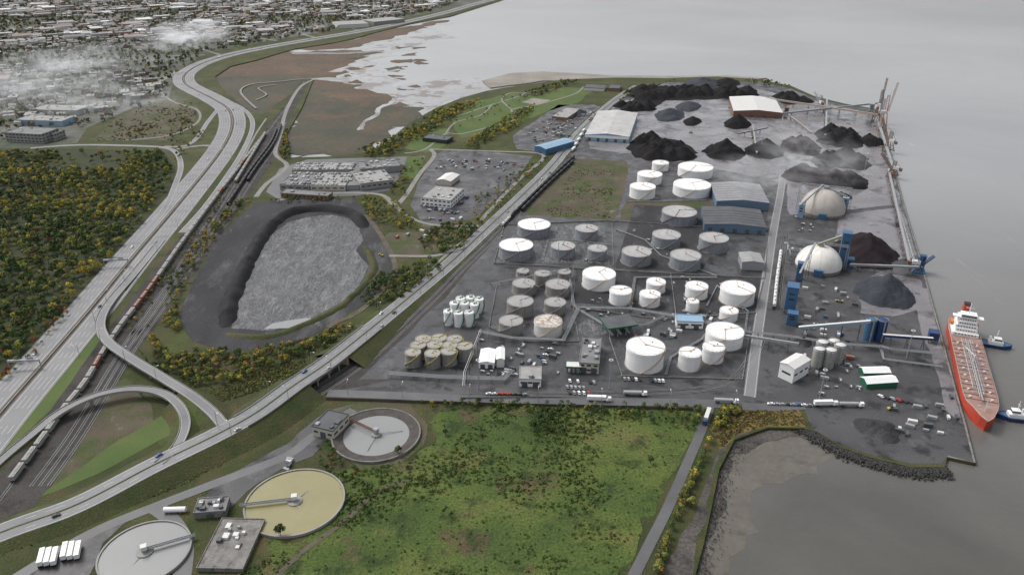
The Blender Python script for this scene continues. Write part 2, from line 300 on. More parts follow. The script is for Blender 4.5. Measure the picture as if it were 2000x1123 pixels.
poly('shore',[(1345,1170),(1362,1060),(1380,1000),(1396,910),(1430,855),(1470,838),(1420,835),(1395,900),(1360,1000),(1310,1090),(1280,1170)],.05,'shore_mud',2.5,5)
poly('reed_bed',[(1405,800),(1480,803),(1560,800),(1575,832),(1500,833),(1440,850),(1405,880),(1390,840)],.08,'reeds',2,5)
poly('city_ground',[(-2400,-125),(1400,-125),(1000,-15),(930,5),(860,22),(700,52),(540,78),(400,105),(345,140),(330,190),(250,215),(170,250),(150,280),(0,300),(-900,330),(-2400,330)],.04,'city_ground')
poly('forest_floor',[(-500,290),(140,290),(320,296),(345,330),(330,380),(200,545),(0,735),(-500,900)],.05,'forestfloor')
poly('meadow',[(180,275),(230,230),(320,190),(385,205),(380,240),(330,275)],.06,'waste_ground',6,20)
poly('port_pavement',[(700,776),(1370,787),(1480,802),(1570,796),(1585,836),(1640,868),(1700,888),(1780,905),(1840,905),(1850,890),(1904,902),(1885,830),(1865,760),(1837,655),(1812,565),(1794,500),(1765,405),(1745,330),(1720,232),(1714,216),(1650,206),(1590,192),(1540,172),(1480,160),(1300,162),(1200,200),(1120,290),(1000,430),(880,560),(800,650),(660,760)],.06,'port_ground')
poly('wet_yard',[(1150,262),(1200,205),(1240,190),(1350,170),(1480,175),(1600,200),(1716,225),(1742,330),(1760,400),(1540,420),(1535,360),(1400,330),(1230,300),(1215,300),(1150,290)],.10,'wet_yard',3,8)
poly('wet_yard',[(1640,420),(1762,405),(1790,500),(1690,520),(1630,470)],.10,'wet_yard',2,8)
poly('wet_yard',[(1780,560),(1812,565),(1862,760),(1880,830),(1850,800),(1800,640)],.10,'wet_yard',2,8)
poly('wet_yard',[(1665,560),(1720,530),(1795,545),(1805,600),(1750,620),(1680,610)],.11,'wet_yard',4,8)
poly('coal_stain',[(1228,212),(1250,180),(1340,170),(1470,172),(1480,190),(1380,195),(1300,198),(1270,215)],.14,'coal',8,8)
poly('coal_stain',[(1225,290),(1250,265),(1330,275),(1365,300),(1320,312),(1240,308)],.14,'coal',6,8)
poly('vacant_lot',[(1115,310),(1225,315),(1225,350),(1200,440),(1090,430),(1020,420)],.10,'waste_ground',3,8)
poly('vacant_lot',[(1225,390),(1400,395),(1380,440),(1200,445)],.11,'waste_ground',3,8)
poly('tank_pavement',[(1010,420),(1500,445),(1490,560),(1470,770),(1200,745),(700,742),(860,590)],.13,'asphalt_dark',2,8)
poly('tank_basin',[(975,490),(1020,440),(1180,440),(1190,515),(960,512)],.17,'silt',1,8)
poly('tank_basin',[(1240,400),(1400,408),(1420,445),(1370,530),(1200,525)],.17,'cinder',1,8)
poly('tank_basin',[(1125,525),(1310,530),(1490,548),(1475,610),(1330,612),(1120,590)],.18,'cinder',1,8)
poly('tank_basin',[(1120,640),(1160,615),(1230,640),(1150,660)],.19,'silt',1,8)
poly('park_lawn',[(880,235),(930,200),(1000,180),(1050,190),(1100,170),(1160,175),(1130,200),(1050,225),(960,260),(900,270)],.10,'lawn',4,12)
poly('park_lawn',[(790,290),(820,255),(880,250),(870,285),(830,300)],.10,'lawn',3,12)
poly('sand_court',[(1018,200),(1040,192),(1075,196),(1050,206)],.13,'beach')
poly('plant_yard',[(520,375),(545,330),(600,312),(830,305),(820,330),(780,345),(765,372),(700,382),(540,388)],.10,'road_dark',1,8)
poly('park_lawn',[(795,305),(832,307),(810,350),(785,345)],.13,'lawn')
poly('works_yard',[(800,400),(840,310),(870,292),(960,298),(1040,305),(1000,360),(930,425),(830,445)],.10,'port_ground',2,8)
poly('works_yard',[(1000,265),(1040,240),(1090,205),(1160,205),(1190,215),(1150,262),(1095,300),(1010,292)],.10,'port_ground',2,8)
poly('works_yard',[(740,470),(760,455),(850,452),(920,440),(900,470),(840,500),(760,505)],.10,'waste_ground',2,8)
poly('basin_apron',[(495,398),(560,388),(690,388),(735,430),(765,500),(770,540),(700,600),(640,642),(560,675),(440,688),(375,665),(347,620),(380,545),(430,460)],.12,'cinder',2,8)
poly('basin_bed',[(560,436),(600,424),(650,420),(700,430),(708,470),(695,490),(720,520),(692,575),(600,625),(530,645),(452,642),(458,590),(485,520),(520,465)],.16,'silt',2,6)
poly('pond',[(515,643),(530,632),(600,620),(612,623),(575,640)],.2,'pool_grey',1,5)
def bank(name,pts,w,h,mat,step=4,top=0.25):
    L=spline(pts,step); S=sides(L); mb=MB(); n=len(L); prof=[(-.5,0),(-.33,.55),(-top/2,1),(top/2,1),(.33,.55),(.5,0)]; vs=[];fs=[]
    for i in range(n):
        e=min(1,i/6,(n-1-i)/6)
        for o,z in prof:
            p=L[i]+S[i]*o*w*(.6+.4*e); k=1+.3*noise.noise(p*.08); vs.append((p.x+2*noise.noise(p*.1),p.y,.1+z*h*e*k))
    for i in range(n-1):
        for j in range(5): fs.append((i*6+j,i*6+j+1,(i+1)*6+j+1,(i+1)*6+j))
    mb.add(vs,fs,0,True); o=mb.build(name,mat); o['kind']='structure'; return o
bank('berm',[(712,446),(690,420),(640,410),(585,413),(543,430),(508,470),(476,530),(450,590),(442,640)],16,6,'berm_dark')
bank('berm',[(440,652),(520,658),(590,636),(660,602),(710,557),(730,520),(712,480)],8,2,'grass')
hc=[(-330,1200),(-160,1000),(-75,900),(8,800),(95,700),(181,600),(263,500),(348,400),(428,300),(453,250),(447,215),(415,193),(385,178),(362,164),(360,148),(380,132),(410,119),(460,105),(530,91),(600,79),(700,62),(790,44),(870,25),(930,8),(1000,-10),(1100,-35)]
HL=spline(hc,8); mb=MB()
strip(mb,HL,-20.5,-2.5,.2); strip(mb,HL,2.5,20.5,.2); strip(mb,HL,-2.5,2.5,.16,2)
for s in (-1,1):
    for o in (4.0,18.6): strip(mb,HL,s*o-.13,s*o+.13,.23,1)
    for o in (7.6,11.3,15.0): strip(mb,HL,s*o-.12,s*o+.12,.23,1,dash=(8,8))
o=mb.build('highway',['road','paint','dirt']); o['kind']='structure'
mb=MB(); wallstrip(mb,HL,0,.6,.9,.16); tag(mb.build('median_barrier','concrete'),'long pale concrete barrier down the middle of the highway','barrier')
road('ramp_road',[(355,455),(400,405),(440,350),(472,300),(492,255),(490,230),(470,210),(440,196)],7.5,.27)
road('ramp_road',[(270,470),(320,410),(345,355),(353,325),(345,300),(320,289),(250,285),(150,284),(60,290)],7.5,.26)
road('ramp_road',[(320,287),(360,286),(385,270),(405,240),(425,215)],7,.3)
road('side_road',[(345,292),(400,285),(435,292)],7,.33)
for k,q in enumerate(([(345,140),(300,165),(200,200),(100,225),(-60,250)],[(400,108),(300,112),(150,130),(-60,160)],[(540,80),(400,62),(250,55),(-60,62)],[(320,190),(230,150),(120,95),(20,55)],[(200,205),(100,160),(-60,110)],[(430,108),(330,75),(220,40),(120,15)],[(620,75),(500,45),(380,20),(300,5)],[(700,60),(600,30),(500,8)],[(300,100),(120,90),(-60,95)],[(640,50),(400,32),(100,25)])):
    road('city_street',q,9,.12+k*.01,'road_dark' if k%2 else 'path',edge=False)
road('shore_road',[(612,156),(585,172),(560,215),(548,260),(538,300),(560,325),(520,360),(500,385)],6,.2,'path',edge=False)
road('footpath',[(520,232),(500,262),(480,300),(455,345)],3,.2,'path',edge=False)
road('footpath',[(500,212),(470,180),(490,165),(540,160),(600,154),(680,153)],4,.05,'path',edge=False)
road('footpath',[(500,195),(520,185),(505,172),(540,165)],3,.09,'path',edge=False)
road('footpath',[(320,165),(315,180),(340,200),(385,215),(385,240),(330,265),(240,275)],4,.2,'path',edge=False)
road('footpath',[(530,1135),(590,1078),(670,1020),(730,965),(800,935)],3,.2,'dirt',edge=False)
road('park_path',[(790,300),(830,292),(870,262),(900,262),(950,250),(1010,232),(1000,215),(1050,205),(1120,185),(1140,170)],3.5,.2,'path',edge=False)
road('park_path',[(835,240),(900,225),(960,205),(1010,190),(1040,178),(1100,175)],3,.23,'path',edge=False)
road('park_path',[(870,262),(890,240),(940,225),(960,205)],3,.26,'path',edge=False)
road('park_path',[(1000,215),(980,195),(1000,182),(1050,185)],3,.3,'path',edge=False)
road('service_road',[(840,292),(848,305),(820,340),(790,385),(770,400),(740,380),(640,378),(540,392)],6,.2,'path',edge=False)
road('service_road',[(840,292),(960,296),(1060,303),(1020,345),(985,380),(940,430)],5,.24,'path',edge=False)
road('service_road',[(770,400),(800,425),(850,440),(935,442)],5,.28,'path',edge=False)
road('service_road',[(715,420),(745,462),(772,520),(752,560),(700,610),(660,628),(640,640)],5,.3,'dirt',edge=False)
road('service_road',[(760,500),(850,500),(885,488)],5,.32,'path',edge=False)
bl=[(-260,1150,1),(0,1040,2.5),(150,985,4),(300,908,5.5),(420,850,6.2),(500,806,7),(575,752,7.5),(640,708,7.5),(720,645,5),(800,580,2),(880,513,.6),(960,438,.3),(1020,382,.3),(1080,322,.3),(1140,250,.3),(1200,197,.3),(1245,168,.3)]
BL=spline(bl,5); mb=MB(); strip(mb,BL,-8,8,0.02,0)
for s in (-1,1):
    strip(mb,BL,s*7.2-.13,s*7.2+.13,.05,1); strip(mb,BL,s*4.1-.11,s*4.1+.11,.05,1,dash=(6,8))
strip(mb,BL,-.7,.7,.06,2)
o=mb.build('boulevard',['road','paint','grass']); o['kind']='structure'
mb=MB(); S=sides(BL)
def near(L,p): return min(range(len(L)),key=lambda i:(L[i]-p).length)
b0,b1=near(BL,P(585,745,7.5)),near(BL,P(665,690,7))
for i in range(len(BL)-1):
    if b0<=i<b1: continue
    for s in (-1,1):
        a,c=BL[i]+S[i]*s*8,BL[i+1]+S[i+1]*s*8; a2,c2=BL[i]+S[i]*s*(9+1.8*BL[i].z+1),BL[i+1]+S[i+1]*s*(9+1.8*BL[i+1].z+1); a2.z=c2.z=.05
        mb.add([a,c,c2,a2],[(0,1,2,3) if s<0 else (3,2,1,0)],0)
o=mb.build('embankment',['grass']); o['kind']='structure'
br=thing('road_bridge','concrete bridge carrying the long boulevard over the rail spur','bridge',(0,0,0))
mb=MB(); seg=BL[b0:b1+1]; wallstrip(mb,seg,0,16.4,1.1,-1.12); mb.build('deck','concrete_old',br)
for s in (-1,1):
    mb=MB(); wallstrip(mb,BL[b0-10:b1+10],s*8.1,.4,.9,0); mb.build('parapet','concrete',br)
for i in (b0,b1):
    mb=MB(); d=S[i]; mb.box((BL[i].x,BL[i].y,0),(16.2,2.2,BL[i].z-1.15),math.atan2(d.y,d.x)); mb.build('abutment','rustlight',br)
for k in (1,2,3):
    i=b0+(b1-b0)*k//4; d=S[i]; mb=MB()
    for oo in (-6,0,6): mb.cyl((BL[i].x+d.x*oo,BL[i].y+d.y*oo,0),.6,BL[i].z-1.8,8)
    mb.box((BL[i].x,BL[i].y,BL[i].z-1.9),(16,1.2,.75),math.atan2(d.y,d.x)); mb.build('pier','concrete',br)
def viaduct(label,pts,w,i0,i1):
    L=spline(pts,4); t=thing('viaduct',label,'ramp',(0,0,0)); mb=MB(); strip(mb,L,-w/2,w/2,.05)
    for s in (-1,1): strip(mb,L,s*(w/2-.7)-.1,s*(w/2-.7)+.1,.08,1)
    mb.build('roadway',['road','paint'],t)
    mb=MB(); n=len(L); wallstrip(mb,L[int(n*i0):int(n*i1)],0,w+.3,1.0,-.98); mb.build('deck','concrete',t)
    for s in (-1,1): mb=MB(); wallstrip(mb,L,s*(w/2+.1),.3,.8,-.1); mb.build('parapet','concrete',t)
    S=sides(L)
    for i in range(int(n*i0),int(n*i1),7):
        mb=MB(); p=L[i]; a=math.atan2(S[i].y,S[i].x); mb.cyl((p.x,p.y,0),1.0,p.z-1.9,10); mb.box((p.x,p.y,p.z-1.95),(w*.8,1.3,.95),a); mb.build('pier','concrete',t)
    mb=MB()
    for i in range(n-1):
        if int(n*i0)<=i<int(n*i1): continue
        for s in (-1,1):
            a,c=L[i]+S[i]*s*w/2,L[i+1]+S[i+1]*s*w/2; a2,c2=L[i]+S[i]*s*(w/2+1.6*L[i].z),L[i+1]+S[i+1]*s*(w/2+1.6*L[i+1].z); a2.z=c2.z=.04; mb.add([a,c,c2,a2],[(0,1,2,3) if s<0 else (3,2,1,0)],0)
    o=mb.build('embankment',['grass']); o['kind']='structure'
    return L
RA=viaduct('curving exit ramp rising from the highway over the railway to the boulevard',[(315,470,.3),(262,535,.6),(215,590,2),(196,630,4),(208,664,5.5),(250,696,7),(310,733,7),(370,770,6.8),(412,803,6.4),(440,835,6.2)],7,.3,.85)
RB=viaduct('looping ramp on round piers that bends back over the railway towards the boulevard',[(-90,985,.4),(0,900,.6),(60,850,2.5),(120,803,5.5),(190,771,7),(260,759,7),(318,768,6),(352,795,5),(362,830,4.5),(345,872,5),(310,905,5.5)],6,.3,.7)
poly('grass_island',[(372,800),(405,828),(380,850),(330,870),(368,835)],.08,'lawn')
poly('grass_island',[(40,985),(180,930),(330,850),(335,800),(230,860),(100,950)],.08,'lawn',2,8)
poly('grass_verge',[(0,880),(190,650),(205,690),(110,790),(0,890)],.07,'lawn',1,8)
poly('dirt_lot',[(190,770),(240,740),(300,790),(300,830),(210,880),(90,960),(140,860)],.06,'waste_ground',3,8)
road('port_street',[(640,768),(760,772),(900,778),(1100,783),(1360,787),(1480,795),(1570,792)],9,.2,'road_dark',edge=False)
road('quay_road',[(1464,775),(1480,650),(1497,540),(1511,450),(1524,380),(1530,340)],8.5,.22,'road')
road('track_road',[(1388,790),(1370,840),(1340,910),(1305,990),(1265,1070),(1235,1130),(1200,1200)],6,.24,'road_dark',edge=False)
road('plant_road',[(-50,1180),(60,1110),(180,1040),(300,990),(430,940),(560,890),(600,860),(690,800)],7,.15,'road_dark',edge=False)
road('plant_road',[(300,990),(330,1010),(360,1060),(355,1130)],9,.18,'road_dark',edge=False)
poly('plant_pavement',[(60,1100),(150,1060),(215,1030),(260,1005),(200,1060),(170,1130),(140,1180),(0,1180)],.13,'port_ground',1,5)
poly('plant_pavement',[(430,935),(560,865),(640,800),(690,790),(660,830),(610,890),(540,920),(480,960),(450,990),(380,1000)],.13,'port_ground',2,5)
poly('dark_surround',[(640,860),(660,800),(720,782),(800,790),(835,830),(830,870),(780,905),(700,912)],.14,'waste_ground',2,5)
road('boulevard_shoulder',[(700,640),(780,600),(870,500),(940,445)],4,.08,'path',edge=False)
poly('ballast_bed',[(0,1060),(-100,1090),(-60,960),(0,925),(90,812),(190,672),(262,575),(360,452),(482,300),(528,240),(592,158),(606,158),(562,240),(545,300),(452,430),(340,590),(278,670),(235,740),(130,900),(60,1000)],.09,'ballast',1,8)
poly('ballast_bed',[(1112,300),(1130,318),(1070,372),(960,480),(880,580),(760,690),(760,742),(600,775),(560,790),(600,762),(700,690),(850,560),(950,460),(1060,355)],.09,'ballast',1,8)
def tracks(L,offs,z=.16):
    for o in offs:
        mb=MB(); strip(mb,L,o-1.3,o+1.3,z,0); strip(mb,L,o-.87,o-.65,z+.05,1); strip(mb,L,o+.65,o+.87,z+.05,1)
        ob=mb.build('railway_track',['ballast','steel']); ob['kind']='structure'
TA=spline([(-80,1075),(0,975),(45,915),(90,855),(130,800),(168,752),(202,695),(238,640),(292,570),(350,487),(410,405),(470,327),(520,262),(548,225),(594,160)],6)
TB=spline([(60,950),(130,855),(190,760),(240,680),(300,598),(360,515),(405,455),(450,395),(490,335),(530,280),(545,240)],6)
TC=spline([(200,765),(260,665),(330,565),(385,480),(432,405),(475,335),(522,258)],6)
TD=spline([(1118,312),(1060,365),(1000,424),(950,475),(895,528),(850,575),(780,642),(715,700),(640,752),(560,800)],6)
tracks(TA,(0,)); tracks(TB,(0,5,10)); tracks(TC,(0,-5)); tracks(TD,(0,5,10,-5),.17)
TE=spline([(1512,600),(1517,550),(1524,500),(1530,455)],5); tracks(TE,(0,4.5))
for r_ in (0,5): tracks(spline([(900,770),(1200,765),(1400,750),(1460,700),(1480,660)],5),(r_,),.2)
def bogies(t):
    for s in (-1,1): mb=MB(); mb.box((0,s*5.2,.3),(2.2,2.6,.75)); mb.build('bogie','rubber',t)
def hopper(mat):
    t=thing('hopper_wagon','x','rail wagon'); mb=MB(); mb.box((0,0,1.3),(3,13.5,2.9)); 
    for k in range(7):
        for s in (-1,1): mb.box((s*1.55,-6+k*2,1.3),(.12,.2,2.8))
    b_=mb.build('body',mat,t); mb=MB(); mb.box((0,0,4.21),(.8,12.5,.18)); 
    for k in (-4,0,4): mb.box((0,k,4.3),(1.4,1.4,.18))
    mb.build('roof_walk','hopper_grey',b_); bogies(t); return Placer(t)
def tankcar(mat):
    t=thing('tank_wagon','x','rail wagon'); mb=MB(); mb.tube((0,-7,2.7),(0,7,2.7),1.5,12); b_=mb.build('tank',mat,t)
    mb=MB(); mb.cyl((0,0,4.1),.6,.6,8); mb.build('dome_hatch','steel',b_)
    mb=MB(); mb.box((0,0,1.0),(2,14.5,.3)); mb.build('underframe','rubber',t); bogies(t); return Placer(t)
HG,HR=hopper('hopper_grey'),hopper('hopper_rust'); TK,TG=tankcar('tankcar_black'),tankcar('offwhite')
def train(L,s0,s1,choose,off=0,gap=15.6):
    acc=0; nxt=s0; S=sides(L)
    for i in range(len(L)-1):
        d=(L[i+1]-L[i]); l=d.length
        while acc+l>=nxt and nxt<s1:
            t=(nxt-acc)/l; p=L[i]+d*t+S[i]*off; pl,lab,gr=choose(); pl.put((p.x,p.y,.22),math.atan2(d.y,d.x)-math.pi/2,lab,gr); nxt+=gap
        acc+=l
def length(L): return sum((L[i+1]-L[i]).length for i in range(len(L)-1))
gA='hopper wagons of the long train beside the highway'
train(TA,60,length(TA)*.66,lambda:(HG,'grey covered hopper wagon in the long train beside the highway',gA) if R.random()<.72 else (HR,'rust red hopper wagon in the long train beside the highway',gA))
train(TB,length(TB)*.56,length(TB)*.95,lambda:(TK,'black tank wagon on the rail yard track nearest the basin','black tank wagons in the rail yard'))
train(TB,length(TB)*.66,length(TB)*.97,lambda:(TK,'black tank wagon on the second rail yard track','black tank wagons in the second yard row'),off=5)
train(TC,length(TC)*.66,length(TC)*.98,lambda:(HG,'grey hopper wagon in the short rail yard row beside the tank wagons','grey wagons in the rail yard'))
train(TD,0,length(TD)*.38,lambda:(TK,'black tank wagon in the string beside the boulevard','black tank wagons beside the boulevard'))
train(TD,20,length(TD)*.34,lambda:(TK,'black tank wagon in the outer string beside the vacant lot','black tank wagons beside the vacant lot'),off=-5)
train(TD,length(TD)*.385,length(TD)*.43,lambda:(TG,'white tank wagon at the near end of the black tank wagon string','white tank wagons beside the boulevard'))
train(TE,5,length(TE)*.7,lambda:(TG,'pale tank wagon on the port siding beside the quay road','pale tank wagons on the port siding'))
# ------------------------------------------------------------ tanks
def tank(cx,yt,w,yb,kind,label,stair='rustlight',rail='steel'):
    s=pxm(cx,yb); rr=w/2/s; v=(561.5-yb)/F; dep=TH-math.atan(v); ybc=yb-w/2*math.sin(dep)*.97
    base=P(cx,ybc); h=max(5,(ybc-yt)/(s*math.cos(dep))); h=min(h,16)
    wall,roof={'w':('tank_white','roof_white'),'g':('tank_grey','roof_grey'),'t':('tank_tan','roof_tan'),'p':('offwhite','roof_patchy')}[kind]
    t=thing('storage_tank',label,'storage tank',(base.x,base.y,.15),0)
    mb=MB(); mb.cyl((0,0,0),rr,h,40,cap=False); mb.ring((0,0,h-1.2),rr+.15,.3,.25,40); mb.ring((0,0,h*.5),rr+.04,.1,.12,40); mb.ring((0,0,h+.03),rr+.1,.25,.12,40); mb.build('shell',wall,t)
    mb=MB(); mb.cyl((0,0,h-.05),rr+.05,.08,40,rise=rr*.07); rf=mb.build('roof',roof,t)
    mb=MB(); mb.ring((0,0,h+.95),rr-.1,.1,.12,40)
    for i in range(16): a=i*math.pi/8; mb.box(((rr-.1)*math.cos(a),(rr-.1)*math.sin(a),h),(.12,.12,1))
    mb.build('handrail',rail,t)
    mb=MB(); a0=math.radians(R.choice((200,230,250,300))); n=16; sp=min(1.9,h*1.4/rr); vs=[];fs=[]
    for i in range(n+1):
        a=a0+sp*i/n; z=h*i/n+.1
        for q,zz in ((rr+.1,0),(rr+1.1,0),(rr+1.1,.4),(rr+.1,.4)): vs.append((q*math.cos(a),q*math.sin(a),z+zz))
    for i in range(n):
        for k in range(4): fs.append((i*4+k,i*4+4+k,i*4+4+(k+1)%4,i*4+(k+1)%4))
    mb.add(vs,fs); mb.build('spiral_stair',stair,t)
    a=a0+sp; mb=MB(); mb.tube((math.cos(a)*rr,math.sin(a)*rr,h+.3),(0,0,h+rr*.07+.4),.2); a+=2.2; mb.tube((0,0,h+rr*.07+.4),(math.cos(a)*rr,math.sin(a)*rr,h+.3),.16); mb.build('roof_pipe',stair,rf)
    mb=MB(); mb.cyl((0,0,h+rr*.05),.8,.8,8); mb.build('vent',stair,rf)
    mb=MB(); mb.cyl((rr*.4,rr*.3,h+.2),.5,1,8); mb.build('hatch',stair,rf)
    mb=MB(); mb.cyl((0,0,-.03),rr+1.0,.12,40,r2=rr+.9); mb.build('foundation_ring','concrete_old',t)
    return t,rf
T=[(1289,318,32,336,'w','small white tank at the far end of the tank farm, farthest of the white tanks'),
(1357,326,68,352,'w','wide white tank in the far group, behind another wide white one'),
(1268,340,48,363,'w','white tank on the left of the far group, middle of the three'),
(1254,364,50,391,'w','white tank nearest the camera on the left of the far group'),
(1350,360,73,389,'w','wide low white tank nearest the camera in the far group'),
(1325,413,68,443,'g','wide grey tank beside the blue walled warehouse'),
(1300,458,55,487,'g','grey tank between the wide far grey tank and the pale roofed pair'),
(1392,464,57,496,'g','grey tank with a pale roof closest to the quay road'),
(1337,498,60,531,'g','grey tank with pale roof nearest the white tanks, right of the rusty topped one'),
(1242,491,58,522,'g','grey tank with rust stained roof left of the pale topped grey tank'),
(1043,438,65,467,'g','wide grey tank with bright white roof, far one beside the railway'),
(1145,446,45,472,'g','small blue grey tank right of the far white topped tank'),
(1008,478,68,511,'g','wide grey tank with white roof nearest the railway wagons'),
(1099,480,48,507,'g','small blue grey tank in the middle of the left grey row'),
(1166,485,38,510,'g','smallest blue grey tank at the right end of the left grey row'),
(1169,534,65,570,'w','wide white tank with sloping stair at the left of the white group'),
(1280,550,37,575,'w','small white tank behind its twin in the middle of the white group'),
(1211,567,43,598,'w','white tank just in front of the wide white one'),
(1268,574,40,602,'w','small white tank in front of its twin in the white group'),
(1359,558,43,587,'w','white tank behind the narrow white one'),
(1351,588,24,611,'w','narrow white tank, thinnest of the upright ones by the pipe rack'),
(1438,562,67,601,'w','wide white tank with rusty stair beside the quay road'),
(1422,606,35,630,'w','small white tank between the two wide ones beside the quay road'),
(1413,646,73,686,'w','wide white tank close to the quay road behind two smaller ones'),
(1258,676,75,731,'w','largest white tank in the foreground above the parked cars'),
(1345,688,43,727,'w','tall white tank right of the largest foreground tank'),
(1391,677,42,712,'w','tall white tank touching the front of the wide one'),
(1021,529,25,544,'t','smallest weathered tank at the back of the tan group'),
(1059,534,31,560,'t','weathered tank at the back of the tan group beside the smallest one'),
(1102,531,25,550,'t','little weathered tank at the back right of the tan group'),
(1023,553,45,579,'t','weathered tan tank on the left of the second tan row'),
(1089,555,48,583,'t','weathered tan tank on the right of the second tan row'),
(1016,588,52,621,'t','wide weathered tank with pale roof on the left of the tan group'),
(1084,590,42,616,'t','weathered tank behind the one with the flaking rusty roof'),
(998,626,47,656,'t','weathered tank nearest the white upright cylinders'),
(1070,627,55,662,'p','pale tank with a flaking rust patched roof'),]
for i,a in enumerate(T): 
    t,rf=tank(*a, stair='rustlight' if a[4] in 'wp' else 'rust' if a[4]=='g' and i%2 else 'steel')
    if i in (10,12): rf.data.materials[0]=M['roof_white']
rows=[(828,662,'far row, left'),(858,660,'far row, middle'),(888,662,'far row, right'),(818,674,'third row, left'),(850,673,'third row, middle'),(880,674,'third row, right'),(908,676,'third row, end'),(808,688,'front row, left'),(846,690,'front row, middle'),(877,686,'second row from the front, right')]
for x,y,l in sorted(rows,key=lambda a:a[1]): tank(x,y,31,y+30,'t','squat grey tank with yellow railing in the close cluster, '+l,'yellow','yellow')
for k,(x,y,l) in enumerate([(900,583,'at the back left'),(919,581,'at the back middle'),(936,584,'at the back right'),(888,592,'second row left'),(908,592,'second row middle'),(927,594,'second row right'),(876,608,'front left'),(896,611,'front middle'),(917,610,'front right')]):
    tank(x,y,17,y+29,'w','slim upright white cylinder tank in the nine, '+l,'green','white')
def bund(pts,label):
    L=[P(x,y) for x,y in pts]
    mb=MB(); wallstrip(mb,L,0,.6,1.0,.1); tag(mb.build('bund_wall','concrete_old'),label,'wall')
bund([(965,515),(985,440),(1185,432),(1500,452),(1493,545),(965,515)],'low grey containment wall around the grey tanks')
bund([(1120,520),(1115,600),(1290,625),(1475,612),(1490,550)],'low grey containment wall around the middle white tanks')
bund([(970,560),(955,640),(1020,668),(1130,668),(1120,600)],'low grey containment wall around the tan tanks')
bund([(1190,660),(1215,735),(1450,742),(1465,640)],'low grey containment wall around the foreground white tanks')
bund([(1195,438),(1198,520)],'low grey dividing wall between the two fields of grey tanks')
bund([(1115,525),(1310,535),(1320,618)],'low grey dividing wall between the middle white tanks')
def rack(label,pts,h=3.5,n=4,w=3,mat='steel'):
    L=[P(x,y) for x,y in pts]; t=thing('pipe_rack',label,'pipes'); S=sides(L)
    for k in range(n):
        mb=MB(); o=(k-(n-1)/2)*w/n
        for i in range(len(L)-1): mb.tube(L[i]+S[i]*o+Vector((0,0,h)),L[i+1]+S[i+1]*o+Vector((0,0,h)),.2,6)
        mb.build('pipe',mat if k%2 else 'steel',t)
    for i in range(len(L)-1):
        l=(L[i+1]-L[i]).length; q=max(1,int(l/9))
        for j in range(q):
            mb=MB(); p=L[i].lerp(L[i+1],j/q); s=S[i]
            for o in (-w/2,w/2): mb.beam(p+s*o,p+s*o+Vector((0,0,h)),.3,.3)
            mb.beam(p-s*w/2+Vector((0,0,h-.45)),p+s*w/2+Vector((0,0,h-.45)),.3,.3); mb.build('trestle','steel_dark',t)
rack('long pipe rack running from the tan tanks to the quay road',[(935,655),(1000,668),(1100,672),(1130,608),(1230,610),(1300,622),(1390,640)],4,4,4)
rack('pipe rack along the far side of the tan tanks',[(960,560),(1110,530),(1120,600),(1130,612)],3,3,3)
rack('pipe run between the white and grey tanks',[(1230,610),(1240,545),(1320,545),(1400,545)],2,3,3)
rack('pipe run across the dock towards the tanker',[(1450,655),(1540,665),(1640,680),(1720,685),(1740,690),(1840,700)],4,4,4)
rack('pipe run from the docks corner beside the ship',[(1720,685),(1725,705),(1840,720)],2,3,3)
rack('pipe bundle along the quay edge past the two domes',[(1745,392),(1762,450),(1780,515)],5,5,5,'offwhite')
rack('low pipes between the left grey tanks',[(1060,510),(1070,470),(1120,470),(1195,480)],1,2,2)
rack('low pipes among the right grey tanks',[(1205,450),(1260,470),(1290,500),(1400,540)],1,2,2)
rack('low pipes serving the foreground white tanks',[(1300,735),(1310,700),(1370,665),(1390,640)],1.5,3,2)
rack('low pipes beside the wide white tank by the quay road',[(1380,600),(1400,560),(1460,610),(1455,650)],1.5,2,2)
rack('low pipes in front of the far white tanks',[(1225,395),(1290,395),(1380,392)],1.2,2,2)
rack('pipe rack behind the truck canopy',[(1130,610),(1180,640),(1260,640),(1300,622)],3,3,3)
rack('pipe rack in front of the yellow railed tank cluster',[(760,735),(860,742),(985,746),(1000,728)],3,5,5,'steel')
rack('tall white pipe bridge from the cluster to the street',[(940,660),(925,700),(908,745),(906,772)],8,2,2.5,'offwhite')
